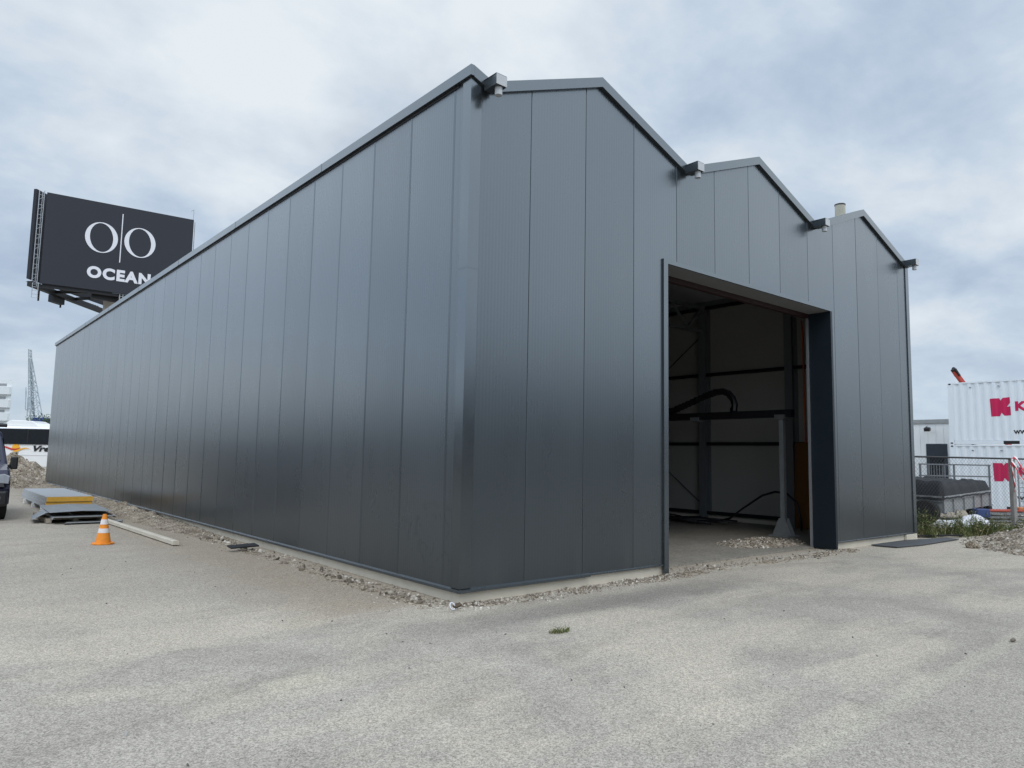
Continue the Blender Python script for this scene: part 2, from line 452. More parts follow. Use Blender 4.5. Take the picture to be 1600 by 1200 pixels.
def tag(o, label, cat, group=None, kind=None):
    o['label'] = label; o['category'] = cat
    if group: o['group'] = group
    if kind: o['kind'] = kind
    return o


def struct(o):
    o['kind'] = 'structure'
    return o


def text_mesh(txt, size, offset=0.0, shear=0.0, space=1.0, width=None, height=None):
    """2D glyph outlines of the built-in font as triangles, optionally fitted to width x height, origin bottom-left"""
    cu = bpy.data.curves.new('glyphs', 'FONT')
    cu.body = txt; cu.size = size; cu.offset = offset; cu.space_character = space; cu.shear = shear
    cu.fill_mode = 'FRONT'; cu.resolution_u = 6
    ob = bpy.data.objects.new('glyphs', cu); col.objects.link(ob)
    bpy.context.view_layer.update()
    me = bpy.data.meshes.new_from_object(ob.evaluated_get(bpy.context.evaluated_depsgraph_get()))
    vs = [Vector((q.co.x, q.co.y)) for q in me.vertices]; fs = [tuple(q.vertices) for q in me.polygons]
    bpy.data.objects.remove(ob); bpy.data.curves.remove(cu); bpy.data.meshes.remove(me)
    x0 = min(q.x for q in vs); y0 = min(q.y for q in vs); x1 = max(q.x for q in vs); y1 = max(q.y for q in vs)
    kx = width / (x1 - x0) if width else 1; ky = height / (y1 - y0) if height else (kx if width else 1)
    return [((q.x - x0) * kx, (q.y - y0) * ky) for q in vs], fs


def ico(sub=1):
    bm = bmesh.new(); bmesh.ops.create_icosphere(bm, subdivisions=sub, radius=1)
    v = [q.co.copy() for q in bm.verts]; f = [tuple(x.index for x in q.verts) for q in bm.faces]; bm.free()
    return v, f


ICO = ico(1)


def stone(mb, x, y, z, r, rnd):
    e = Matrix.Rotation(rnd.uniform(0, 6.28), 3, (rnd.uniform(-1, 1), rnd.uniform(-1, 1), rnd.uniform(0.2, 1)))
    sx, sy, sz = r * rnd.uniform(0.7, 1.35), r * rnd.uniform(0.6, 1.1), r * rnd.uniform(0.4, 0.85)
    c = Vector((x, y, z))
    vs = []
    for q in ICO[0]:
        k = rnd.uniform(0.72, 1.2)
        vs.append(c + e @ Vector((q.x * sx * k, q.y * sy * k, q.z * sz * k)))
    mb.add(vs, ICO[1])


def fbm(x, y, s=1.0, o=5):
    return noise.fractal(Vector((x * s, y * s, 3.1)), 1.0, 2.0, o)


# ================================================================ THE SETTING
g = MB()
xs = [-1500, -300, -60, -20, -8, 0, 8, 20, 60, 300, 1500]
g.add([(x, y, 0) for y in xs for x in xs], [(j * 11 + i, j * 11 + i + 1, (j + 1) * 11 + i + 1, (j + 1) * 11 + i) for j in range(10) for i in range(10)])
struct(g.build('ground', 'ground'))


def strip(name, x0, x1, y0, y1, nx, ny, hf, material):
    mb = MB()
    mb.add([(x0 + (x1 - x0) * i / nx, y0 + (y1 - y0) * j / ny, hf(x0 + (x1 - x0) * i / nx, y0 + (y1 - y0) * j / ny)) for j in range(ny + 1) for i in range(nx + 1)],
           [(j * (nx + 1) + i, j * (nx + 1) + i + 1, (j + 1) * (nx + 1) + i + 1, (j + 1) * (nx + 1) + i) for j in range(ny) for i in range(nx)])
    return mb.build(name, material, smooth=True)


def sst(v, a, b):
    t = min(1, max(0, (v - a) / (b - a)))
    return t * t * (3 - 2 * t)


def h_side(x, y):        # loose dirt banked against the long side, higher towards the far end
    k = 0.004 + 0.13 * sst(y, 6, 16)
    e = sst(x, -1.25 - 0.35 * fbm(0, y, 0.5), -0.05)
    e *= sst(y, -.6, .15)
    h = k * e ** 1.3 * (1 + 0.7 * fbm(x, y, 1.6)) + 0.018 * e * fbm(x, y, 7) + 0.008 * e * fbm(x, y, 25)
    h += .045 * math.exp(-((x + .38) / .13) ** 2) * max(0, .35 + fbm(0, y, .9)) * e   # low ridge a little way off the wall
    return h - 0.03 + 0.020 * e


def h_front(x, y):
    e = sst(y, -0.62 + 0.18 * fbm(x, 0, 1.2), -0.1) * sst(x, -0.6, 0.0)
    return -0.022 + 0.024 * e * (1 + 0.8 * fbm(x, y, 2)) + 0.018 * e * fbm(x, y, 12)


struct(strip('dirt', -1.9, 0.05, -0.6, 31.5, 34, 560, h_side, 'dirt'))
struct(strip('dirt', -0.7, 9.3, -0.95, 0.02, 200, 24, h_front, 'dirt'))
f = MB().box(0.4, 12.3, 0.42, 30.8, -0.1, 0.035)
struct(f.build('concrete_floor', 'slab'))

# ================================================================ THE WAREHOUSE
W, L = 12.5, 31.05
TOP = [(0.0, 6.335), (0.28, 6.235), (2.235, 7.0), (4.215, 6.255), (6.25, 7.0), (8.225, 6.26), (10.265, 7.0), (12.28, 6.285), (12.5, 6.285)]


def ztop(x, prof=TOP):
    for (a, za), (b, zb) in zip(prof, prof[1:]):
        if x <= b: return za + (zb - za) * (x - a) / (b - a)
    return prof[-1][1]


wh = thing('warehouse', 'dark grey metal clad warehouse with three low gables and open doorway', 'warehouse')
rw = random.Random(3)


def wall_profile(u_start, u_end, joints, lip=(0.008, 0.004)):
    """(u, depth) outline of tongue-and-groove panels; depth>0 goes into the wall"""
    edges = [u_start] + [j for j in joints if u_start < j < u_end] + [u_end]
    pts = []
    for a, b in zip(edges, edges[1:]):
        t0, t1 = rw.uniform(-.0012, .0012), rw.uniform(-.0012, .0012)
        gd = 0.014
        if a != u_start: pts += [(a + 0.003, gd), (a + 0.0035, lip[1] + t0), (a + lip[0], t0)]
        else: pts += [(a, 0)]
        bow = rw.uniform(-.0008, .0008)
        nr = int((b - a - .08) / 0.05)
        for k in range(nr):                       # shallow micro-ribs
            for o_, dd_ in ((0, 0), (.012, .0004), (.025, .0004), (.037, 0)):
                uu_ = a + .04 + k * .05 + o_; q_ = (uu_ - a) / (b - a)
                pts.append((uu_, t0 + (t1 - t0) * q_ + bow * math.sin(math.pi * q_) + dd_))
        if b != u_end: pts += [(b - 0.008, t1), (b - 0.0035, 0.004), (b - 0.003, gd)]
        else: pts += [(b, 0)]
    return pts


# long side (x = 0)
jl = [0.3288 + i for i in range(32)]
pr = wall_profile(0, L, jl, (0.034, 0.006))
mb = MB(); vs = []
for u, dd in pr: vs += [(dd, u, 0.14), (dd, u, 6.22)]
mb.add(vs, [(2 * i, 2 * i + 1, 2 * i + 3, 2 * i + 2) for i in range(len(pr) - 1)])
mb.build('cladding', 'clad', wh)
# short side (y = 0) with the doorway
DX0, DX1, DZ = 3.68, 8.78, 4.61
jf = [0.966 + i for i in range(12)]
pr = wall_profile(0, W, jf)
ext = sorted(set([q[0] for q in TOP[1:-1]] + [DX0, DX1]))


def dep_at(u):
    for (a, da), (b, db) in zip(pr, pr[1:]):
        if a <= u <= b: return da + (db - da) * (u - a) / max(b - a, 1e-9)
    return 0


us = sorted([(u, dd) for u, dd in pr] + [(u, dep_at(u)) for u in ext])
mb = MB(); vs = []; fs = []
for (a, da), (b, db) in zip(us, us[1:]):
    if b - a < 1e-6: continue
    zb = DZ if (a >= DX0 - 1e-6 and b <= DX1 + 1e-6) else 0.14
    k = len(vs)
    vs += [(a, da, zb), (b, db, zb), (b, db, ztop(b) - 0.10), (a, da, ztop(a) - 0.10)]
    fs.append((k, k + 1, k + 2, k + 3))
mb.add(vs, fs); mb.build('cladding', 'clad', wh)
# far gable and right side: same panels seen from outside
mb = MB()
for a, b in zip([q[0] for q in TOP], [q[0] for q in TOP][1:]):
    mb.add([(a, L, 0.0), (b, L, 0.0), (b, L, ztop(b) - .1), (a, L, ztop(a) - .1)], [(3, 2, 1, 0)])
mb.build('cladding', 'clad', wh)
MB().add([(W, 0, .14), (W, L, .14), (W, L, 6.2), (W, 0, 6.2)], [(0, 1, 2, 3)]).build('cladding', 'clad', wh)

# inner liner walls
T_ = 0.16
mb = MB()
mb.box(W - T_, W - 0.03, 0.05, L - .05, 0.0, 6.15)
mb.box(0.07, T_, 0.05, L - .05, 0.0, 6.15)
mb.box(T_, W - T_, L - T_, L - 0.03, 0.0, 6.15)
mb.box(T_, DX0 - 0.02, 0.05, T_, 0.0, 6.1)
mb.box(DX1 + 0.02, W - T_, 0.05, T_, 0.0, 6.1)
mb.box(DX0 - 0.02, DX1 + 0.02, 0.05, T_, DZ + 0.02, 6.1)
mb.build('liner', 'liner', wh)

# roof: three gables, thin sandwich sheets
mb = MB()
rp = [(x, z - 0.045) for x, z in TOP[1:-1]]
for (a, za), (b, zb) in zip(rp, rp[1:]):
    mb.prism([(a, za), (b, zb), (b, zb - .1), (a, za - .1)], (0, 0.03, 0), (1, 0, 0), (0, 0, 1), (0, L - 0.06, 0))
mb.build('roof', 'roof', wh)

MB().box(12.27, W - .005, 0.06, L - .06, 6.0, 6.2).box(.03, .30, 0.06, L - .06, 6.0, 6.15).build('eave_gutter', 'steel_in', wh)
# plinth
mb = MB()
mb.box(0.035, DX0, 0.035, 0.2, -0.05, 0.139)
mb.box(DX1, W - .02, 0.035, 0.2, -0.05, 0.139)
mb.box(0.035, 0.2, 0.2, L - .02, -0.05, 0.139)
mb.box(W - .2, W - .02, 0.2, L - .02, -0.05, 0.139)
mb.build('plinth', 'plinth', wh, bevel=0.006)
MB().box(11.95, W + .01, -0.02, 0.03, -.02, .128).build('plinth_block', M['plinth'], wh, bevel=0.006)

# base flashing (drip edge)
mb = MB()
mb.prism([(0.0, 0.17), (-0.03, 0.155), (-0.032, 0.125), (0.03, 0.128)], (0, -0.03, 0), (1, 0, 0), (0, 0, 1), (0, L + .03, 0))
mb.prism([(0.0, 0.17), (-0.03, 0.155), (-0.032, 0.125), (0.03, 0.128)], (0.001, 0, 0), (0, 1, 0), (0, 0, 1), (2.09, 0, 0))
mb.prism([(0.0, 0.162), (-0.014, 0.152), (-0.015, 0.137), (0.03, 0.137)], (2.09, 0, 0), (0, 1, 0), (0, 0, 1), (DX0 - 2.15, 0, 0))
mb.prism([(0.0, 0.162), (-0.014, 0.152), (-0.015, 0.137), (0.03, 0.137)], (DX1 + .06, 0, 0), (0, 1, 0), (0, 0, 1), (W - DX1 - .06, 0, 0))
mb.build('base_flashing', 'trim', wh)

# folded corner flashing, in two lengths with a joint
mb = MB()
for z0, z1, e in ((0.172, 3.86, 0.0), (3.862, 6.2, 0.001)):
    P = [(-0.012 - e, 0.152), (-0.02 - e, 0.145), (-0.021 - e, -0.021 - e), (0.145, -0.02 - e), (0.152, -0.012 - e), (0.152, 0.0), (0, 0.0), (0, 0.152)]
    mb.prism(P, (0, 0, z0), (1, 0, 0), (0, 1, 0), (0, 0, z1 - z0))
mb.build('corner_flashing', 'corner', wh)
mb = MB().prism([(-.13, -.02), (.02, -.02), (.02, .15), (0, .15), (0, 0), (-.13, 0)], (W, 0, .15), (1, 0, 0), (0, 1, 0), (0, 0, 6.0))
mb.build('corner_flashing', 'trim', wh)

# roof-edge fascias
mb = MB()
FH = [0.14] * 9
for i in range(8):
    (a, za), (b, zb) = TOP[i], TOP[i + 1]
    mb.prism([(a, za - .14), (b, zb - .14), (b, zb), (a, za)], (0, -0.055, 0), (1, 0, 0), (0, 0, 1), (0, 0.054, 0))
    mb.prism([(a, za - .012), (b, zb - .012), (b, zb + .002), (a, za + .002)], (0, -0.001, 0), (1, 0, 0), (0, 0, 1), (0, 0.2, 0))
mb.build('fascia', 'trim', wh)
mb = MB()
mb.box(-0.055, -0.001, -0.055, L + .03, 6.205, 6.337)
mb.box(-0.001, 0.16, 0.2, L + .03, 6.322, 6.337)
for k in range(1, 8):
    mb.box(-0.0575, -0.04, 4.0 * k, 4.0 * k + 0.05, 6.206, 6.3385)
mb.build('fascia', 'trim', wh)
# dark strip standing in for shade under the fascia of the long side
MB().box(-0.012, 0.0, 0.25, L - 0.02, 6.175, 6.203).build('shade_strip', 'steel_dark', wh)

# gutter outlets poking out of each valley
for x, z in ((0.23, 6.2), (4.2, 6.24), (8.2, 6.26), (12.36, 6.27)):
    m_ = MB()
    m_.box(x - .08, x + .08, -0.28, -0.056, z - .13, z - .12)
    m_.box(x - .08, x - .074, -0.28, -0.056, z - .12, z)
    m_.box(x + .074, x + .08, -0.28, -0.056, z - .12, z)
    m_.box(x - .074, x + .074, -0.28, -0.274, z - .12, z - .01)
    m_.prism([(x - .088, 0), (x + .088, 0), (x + .078, .01), (x - .078, .01)], (0, -0.285, z), (1, 0, 0), (0, 0, 1), (0, .23, 0))
    go = m_.build('gutter_outlet', 'trim', wh)
    MB().box(x - .079, x + .079, -.294, -.286, z - .128, z - .004).build('end_plate', 'pvc', go)
    MB().tube([(x + .01, -0.22, z - .13), (x + .01, -0.22, z - .225)], 0.046, 14).build('spout', 'pvc', go, smooth=False)

# vent pipe on the roof
vp = MB().tube([(11.29, .93, 6.4), (11.29, .93, 7.58)], 0.115, 18).build('vent_pipe', 'cream', wh, smooth=False)
MB().tube([(11.29, .93, 7.582), (11.29, .93, 7.61)], 0.122, 18).build('cap', 'black', vp)

# door surround: trim frame, deep jambs, soffit
mb = MB()
mb.box(3.615, 3.715, -0.03, 0.0, 0.03, 4.665)
mb.box(3.715, 8.70, -0.03, 0.0, 4.60, 4.665)
mb.box(8.70, 8.82, -0.03, 0.0, 4.60, 4.665)
mb.build('door_frame', 'trim', wh)
MB().box(8.752, 8.82, -0.028, 0.0, 0.02, 4.599).build('door_frame', 'trim_dark_refl', wh)
MB().box(8.75, 8.78, 0.0, 0.42, 0.02, 4.598).build('door_jamb', 'trim_dark_refl', wh)
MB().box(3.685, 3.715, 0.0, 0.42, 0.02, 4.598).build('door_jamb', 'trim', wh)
MB().box(3.716, 8.749, 0.0, 0.42, 4.6, 4.64).build('soffit', 'soffit', wh)
MB().box(3.3, 9.1, 0.425, 0.52, 4.52, 4.74).build('lintel', 'oxide', wh)
MB().box(8.70, 8.748, 0.425, 0.46, 0.04, 4.515).build('guide_rail', 'galv', wh)
MB().box(3.72, 3.76, 0.425, 0.46, 0.04, 4.515).build('guide_rail', 'galv', wh)

# inside frame: columns, girts, trusses, bracing
xi = W - T_
for y in (2.72, 5.31, 10.5, 15.7, 20.9, 26.1):
    m_ = MB()
    m_.box(xi - .30, xi - .285, y - .1, y + .1, .035, 6.0); m_.box(xi - .03, xi - .01, y - .1, y + .1, .035, 6.0); m_.box(xi - .285, xi - .03, y - .008, y + .008, .035, 6.0)
    m_.build('column', 'steel_in', wh)
    m_ = MB()
    m_.box(.17, .185, y - .1, y + .1, .035, 6.0); m_.box(.43, .45, y - .1, y + .1, .035, 6.0); m_.box(.185, .43, y - .008, y + .008, .035, 6.0)
    m_.build('column', 'steel_in', wh)
for z in (0.22, 2.11, 4.04, 5.95):
    MB().box(xi - .10, xi - .005, 0.3, L - .3, z - .045, z + .045).build('girt', 'steel_dark', wh)
for y in (5.31, 10.5, 15.7, 20.9, 26.1):
    m_ = MB()
    for z in (5.26, 5.93): m_.bar((.45, y, z), (xi - .3, y, z), .09, .09)
    n_ = 18
    for k in range(n_):
        a = .45 + (xi - .75) * k / n_; b = .45 + (xi - .75) * (k + 1) / n_
        m_.bar((a, y, 5.3 if k % 2 else 5.9), (b, y, 5.9 if k % 2 else 5.3), .06, .06)
    m_.build('truss', 'steel_in', wh)
mb = MB()
mb.tube([(xi - .05, 5.45, 5.2), (xi - .05, 9.5, 2.2)], .012, 6)
mb.tube([(xi - .05, 5.45, .4), (xi - .05, 10.2, 4.0)], .012, 6)
mb.build('wall_brace', 'steel_dark', wh)

# things inside
gr = thing('gantry_rail', 'black rail on grey steel post inside the open doorway', 'gantry', (10.07, 1.78, 0))
MB().box(9.99, 10.15, 1.53, 16.0, 2.64, 2.81).build('rail', 'black', gr)
for y in (1.78, 4.05, 9.0, 15.2):
    MB().box(9.95, 10.19, y - .12, y + .12, 2.60, 2.70).build('bracket', 'galv', gr)
for y in (1.78, 9.0, 15.2):
    p_ = MB().box(10.015, 10.115, y - .05, y + .05, .05, 2.598).build('post', 'galv_dull', gr)
    m_ = MB()
    m_.prism([(-.23, 0), (.23, 0), (.075, .36), (-.075, .36)], (9.985, y, .06), (0, 1, 0), (0, 0, 1), (.014, 0, 0))
    m_.prism([(-.23, 0), (.23, 0), (.075, .36), (-.075, .36)], (10.131, y, .06), (0, 1, 0), (0, 0, 1), (.014, 0, 0))
    m_.box(9.83, 10.3, y - .24, y + .24, .036, .06)
    m_.build('foot', 'galv_dull', p_)
m_ = MB()
ch = [(16, 2.86), (9, 2.86), (5.2, 2.86), (4.75, 2.90), (4.3, 3.05), (3.8, 3.22), (3.5, 3.30), (3.3, 3.31), (3.15, 3.25), (3.03, 3.12), (2.98, 2.98), (3.0, 2.85), (3.05, 2.82)]
m_.tube([(10.07, a, b) for a, b in ch], .08, 8)
for i in range(len(ch) - 1):
    for k in range(4):
        y = ch[i][0] + (ch[i + 1][0] - ch[i][0]) * k / 4; z = ch[i][1] + (ch[i + 1][1] - ch[i][1]) * k / 4
        if y < 6: m_.box(9.985, 10.155, y - .012, y + .012, z - .07, z + .07)
m_.build('cable_chain', 'black', gr)

rc = random.Random(11)
m_ = MB()
for k in range(16):
    y0 = rc.uniform(3.6, 5.2); x0 = rc.uniform(10.6, 11.6)
    pts = [(x0 + 0.35 * math.sin(i * .8 + k), y0 + i * .8 + rc.uniform(-.1, .1), .06 + rc.uniform(0, .09)) for i in range(8)]
    m_.tube(pts, .022, 6)
tag(m_.build('cables', 'black', smooth=True), 'black cables lying loose on the dim floor inside the doorway', 'cables')
m_ = MB()
m_.tube([(11.6, 4.6, .06), (11.5, 4.1, .18), (11.4, 3.6, .5), (11.4, 3.1, .82), (11.4, 2.75, .93), (11.4, 2.45, .9), (11.4, 2.2, .7), (11.4, 2.12, .35), (11.4, 2.1, .06)], .026, 8)
tag(m_.build('hose', 'black', smooth=True), 'black hose arching up behind the grey gantry post', 'hose')
m_ = MB().obox((12.08, 1.6, .04), (.04, 0, 0), (0, 1.06, 0), (.12, 0, 2.1))
tag(m_.build('plywood_sheet', 'board'), 'brown plywood sheet leaning on inner wall beside the doorway', 'board')
m_ = MB().tube([(12.18, 2.36, 2.13), (12.19, 2.38, 3.4), (12.2, 2.4, 4.95), (12.2, 2.42, 5.2)], .022, 8)
tag(m_.build('orange_hose', 'orange_hose', smooth=True), 'thin orange hose hanging down the inner wall of the warehouse', 'hose')

# gravel along the walls and in the doorway
rs = random.Random(5)
m_ = MB()
for k in range(2400):
    x = rs.uniform(-.35, 3.9); y = -0.02 - abs(rs.gauss(0, .17)) * (1.25 if x < 2 else .8)
    if y < -.75: continue
    if x < 0: y += rs.uniform(-.1, .35)
    stone(m_, x, y, h_front(x, y) + .006, rs.choice([.006, .007, .008, .010, .012, .018]) * rs.uniform(.7, 1.25), rs)
for k in range(1700):
    y = rs.uniform(0, 1) ** 1.5 * 16; x = -.02 - abs(rs.gauss(0, .38))
    if x < -1.5: continue
    stone(m_, x, y, h_side(x, y) + .006, rs.choice([.006, .008, .01, .012, .016, .024]) * rs.uniform(.6, 1.2), rs)
for k in range(70):
    y = rs.uniform(.2, 8); x = -rs.uniform(.15, .45)
    stone(m_, x, y, h_side(x, y) + .015, rs.uniform(.015, .055), rs)
for k in range(520):
    x = rs.uniform(3.7, 9.2); y = rs.gauss(-.02 - .1 * math.sin(x), .14)
    stone(m_, x, y, max(h_front(x, min(y, 0)), .0) + .008, rs.choice([.007, .01, .013, .02]) * rs.uniform(.7, 1.2), rs)
stone(m_, 3.32, -4.39, .02, .04, rs)
tag(m_.build('gravel', 'stones'), 'pale gravel and rubble lying along the foot of the grey walls', 'gravel', kind='stuff')
m_ = MB()
for k in range(300):
    a = rs.uniform(0, 6.28); r = abs(rs.gauss(0, 1.0))
    x = -2.2 + rs.uniform(-3.5, 6); y = rs.uniform(-5.0, 6)
    if x > -.2 and y > -.4: continue
    if y < x * .3 - 5.2: continue
    stone(m_, x, y, .003, rs.choice([.004, .005, .006, .008, .012]) * rs.uniform(.7, 1.2), rs)
tag(m_.build('pebbles', 'stones_dark'), 'small dark pebbles scattered over the worn grey yard', 'pebbles', kind='stuff')


def heap(name, cx, cy, rx, ry, H, label, nstones, material='heap', z0=0.0, seed=1, smin=.02, smax=.07, pw=1.0):
    rr = random.Random(seed)

    def hf(x, y):
        q = math.sqrt(((x - cx) / rx) ** 2 + ((y - cy) / ry) ** 2)
        q += .16 * fbm(x, y, 1.3 / max(rx, .5)) * 1.5
        return z0 - .02 + H * max(0, 1 - q) ** pw * (1 + .3 * fbm(x, y, 2)) + (.06 * H ** .5 * fbm(x, y, 5) if q < 1 else 0)
    n = 64
    mb = MB()
    mb.add([(cx + rx * 1.15 * (2 * i / n - 1), cy + ry * 1.15 * (2 * j / n - 1), hf(cx + rx * 1.15 * (2 * i / n - 1), cy + ry * 1.15 * (2 * j / n - 1))) for j in range(n + 1) for i in range(n + 1)],
           [(j * (n + 1) + i, j * (n + 1) + i + 1, (j + 1) * (n + 1) + i + 1, (j + 1) * (n + 1) + i) for j in range(n) for i in range(n)])
    o = mb.build(name, material, smooth=True)
    ms = MB()
    for k in range(nstones):
        a = rr.uniform(0, 6.28); q = math.sqrt(rr.uniform(0, 1.1))
        x = cx + rx * q * math.cos(a); y = cy + ry * q * math.sin(a)
        stone(ms, x, y, max(hf(x, y), z0) + smin * .3, smin + (smax - smin) * rr.random() ** 4, rr)
    so_ = ms.build('stones', 'stones', o); so_['kind'] = 'stuff'
    tag(o, label, 'heap')
    return o


heap('gravel_heap', 8.35, 1.30, 1.15, .62, .14, 'low heap of pale gravel on the floor in the doorway', 900, z0=.035, seed=2, smin=.012, smax=.035)
heap('rubble_heap', 13.9, -2.55, 2.6, 1.85, .66, 'wide heap of earth and rubble in front of the mesh fence', 3600, seed=3, smin=.008, smax=.045)
heap('gravel_heap', -0.55, 36.8, 2.7, 2.4, 1.2, 'tall sandy gravel heap in front of the white coach', 900, seed=4, smin=.02, smax=.08)
heap('dirt_heap', -1.6, 31.0, 2.2, 2.6, .62, 'low brown dirt heap between the van and insulated panels', 300, seed=6, smin=.02, smax=.09)

# ================================================================ LEFT YARD
GP = 'insulated wall panels stacked by the warehouse'
for i, (z, lab) in enumerate(((0.125, 'lower insulated panel with yellow foam edge, resting on white bearers'), (0.262, 'upper insulated panel with grey top face and yellow foam edge'))):
    t = thing('insulated_panel', lab, 'panel', (-1.42, 15.6, z), GP)
    sh = .03 * i
    y0, y1, x0, x1 = 15.55 - sh, 20.3 - sh, -1.98 + .015 * i, -.90 + .015 * i
    MB().box(x0 + .012, x1 - .012, y0 + .006, y1 - .006, z + .004, z + .128).build('foam_core', 'foam', t)
    m_ = MB()
    m_.box(x0, x1, y0 + .012, y1, z + .128, z + .132); m_.box(x0, x1, y0 + .012, y1, z, z + .004)
    m_.box(x0, x0 + .010, y0 + .004, y1, z + .004, z + .058); m_.box(x0 + .006, x0 + .011, y0 + .004, y1, z + .058, z + .074); m_.box(x0, x0 + .010, y0 + .004, y1, z + .074, z + .128)
    m_.build('metal_skin', 'panel_skin', t)
for i, y in enumerate((15.95, 17.6, 19.4)):
    tag(MB().box(-2.03, -.85, y - .05, y + .05, 0, .122).build('bearer', 'white_wall', bevel=.005), ['white bearer nearest the yellow foam edges under the insulated panels', 'middle white bearer under the stacked insulated panels', 'white bearer under the far end of the insulated panels'][i], 'bearer', 'bearers under the insulated panels')
# sheet metal heap on a pallet
t = thing('pallet', 'grey timber pallet carrying loose sheet metal beside the traffic cone', 'pallet', (-1.8, 13, 0))
for x in (-2.32, -1.8, -1.28):
    MB().box(x - .05, x + .05, 12.2, 14.3, .012, .085).build('bearer', 'wood', t)
m_ = MB()
for k in range(8): m_.box(-2.38, -1.22, 12.2 + k * .28, 12.3 + k * .28, .086, .106)
m_.build('deck', 'wood', t)


def flashing_sheet(pts, y0, y1, z, th=.006):
    m_ = MB()
    up = [(x, zz_ + z) for x, zz_ in pts]; dn = [(x, zz_ + z - th) for x, zz_ in reversed(pts)]
    n = 10
    for k in range(n):
        a = y0 + (y1 - y0) * k / n; b = y0 + (y1 - y0) * (k + 1) / n
    m_.prism(up + dn, (0, y0, 0), (1, 0, 0), (0, 0, 1), (.1, y1 - y0, 0))
    return m_


SG = 'sheet metal offcuts on the pallet'
tag(flashing_sheet([(-2.62, .03), (-2.38, .17), (-1.98, .19), (-1.84, .10), (-1.80, -.02)], 12.3, 13.4, .06).build('bent_sheet', 'sheetmetal'), 'bent dark metal sheet arched over the left of the pallet', 'metal sheet', SG)
tag(flashing_sheet([(-2.34, .20), (-1.7, .225), (-1.12, .20), (-1.06, .17)], 12.05, 14.5, .05).build('metal_sheet', 'sheetmetal'), 'scuffed grey metal sheet lying on top of the pallet', 'metal sheet', SG)
tag(flashing_sheet([(-2.3, .0), (-2.28, .045), (-1.08, .045), (-1.06, .0)], 11.88, 14.3, .112, .012).build('metal_sheet', 'galv_dull'), 'pale flanged sheet lying directly on the pallet deck', 'metal sheet', SG)
tag(flashing_sheet([(-2.1, .0), (-2.08, .03), (-.98, .03), (-.96, .0)], 11.72, 12.12, .012, .01).build('edge_trim', 'galv_dull'), 'flat pale edge trim on the ground in front of the pallet', 'metal sheet', SG)
m_ = MB()
m_.prism([(-.05, 0), (.05, 0), (.05, .062), (.04, .07), (-.04, .07), (-.05, .062)], (-1.27, 12.5, .02), (1, 0, 0), (0, 0, 1), (.14, -5.65, 0))
tag(m_.build('steel_channel', 'plinth'), 'long pale steel channel lying on the ground beyond the traffic cone', 'steel profile')

# traffic cone
t = thing('traffic_cone', 'orange traffic cone with white bands standing on the yard', 'traffic cone', (-2.09, 7.77, 0))
cx, cy = -2.09, 7.77
m_ = MB()
m_.prism([(math.cos(a) * r, math.sin(a) * r) for a, r in [(R_(k * 45 + 22.5 + s_), .185) for k in range(8) for s_ in (0,)]], (cx, cy, 0), (1, 0, 0), (0, 1, 0), (0, 0, .028))
m_.build('base', 'cone', t, bevel=.008)
crad = lambda z: .125 - (z - .03) / (.52 - .03) * .095
for z0, z1, mt, nm in ((.028, .20, 'cone', 'body'), (.20, .275, 'reflect', 'band'), (.275, .345, 'cone', 'body'), (.345, .43, 'reflect', 'band'), (.43, .52, 'cone', 'body')):
    e = .0025 if mt == 'reflect' else 0
    m_ = MB().tube([(cx, cy, z0), (cx, cy, z1)], [crad(z0) + e, crad(z1) + e], 24)
    m_.build(nm, mt, t)

# small litter
tag(MB().obox((-.62, 5.55, .055), (.5, .1, .0), (-.03, .14, .03), (0, 0, .02)).build('scrap_plate', 'steel_dark'), 'small dark metal plate lying on the dirt by the long wall', 'scrap')
m_ = MB().tube([(-.30 + .03 * math.cos(a), -.30 + .02 * math.sin(a), .07 + .032 * math.sin(a)) for a in [k * .45 for k in range(13)]], .007, 6)
tag(m_.build('plastic_ring', 'letter', smooth=True), 'small white plastic loop lying on gravel at the building corner', 'loop')
tag(MB().obox((-.25, -.28, .03), (.10, .02, .015), (-.01, .035, .02), (0, -.01, .02)).build('brown_offcut', 'bark'), 'small brown offcut beside the white loop at the corner', 'offcut')
rg = random.Random(9)


def blades(mb, n, cx, cy, rx, ry, h0, h1, wd, zf=lambda x, y: 0, lean=.35):
    for k in range(n):
        a = rg.uniform(0, 6.28); q = math.sqrt(rg.random())
        x = cx + rx * q * math.cos(a); y = cy + ry * q * math.sin(a); z = zf(x, y)
        h = rg.uniform(h0, h1); d_ = rg.uniform(0, 6.28); b = Vector((math.cos(d_), math.sin(d_), 0)) * wd * rg.uniform(.6, 1.4)
        l = Vector((rg.gauss(0, lean), rg.gauss(0, lean), 0)) * h
        p0 = Vector((x, y, z)); p1 = p0 + l * .35 + Vector((0, 0, h * .6)); p2 = p0 + l + Vector((0, 0, h))
        mb.add([p0 - b, p0 + b, p1 + b * .8, p1 - b * .8, p2], [(0, 1, 2, 3), (3, 2, 4)])


m_ = MB(); blades(m_, 160, .04, -1.59, .12, .06, .015, .05, .004, lean=.8)
tag(m_.build('weed_tuft', 'weed'), 'tiny green weed tuft growing through the asphalt by the front wall', 'weed')

# van
vx0, vx1, vy = -4.72, -2.97, 13.15
v = thing('van', 'dark violet delivery van with roof bars, front towards the viewer', 'van', ((vx0 + vx1) / 2, 15.4, 0))
prof = [(.04, .36), (.0, .50), (.0, .72), (.06, .80), (.10, 1.02), (.22, 1.14), (.78, 1.27), (1.42, 1.93), (1.62, 2.03), (2.2, 2.07), (4.3, 2.05), (4.42, 1.9), (4.48, .9), (4.46, .38)]


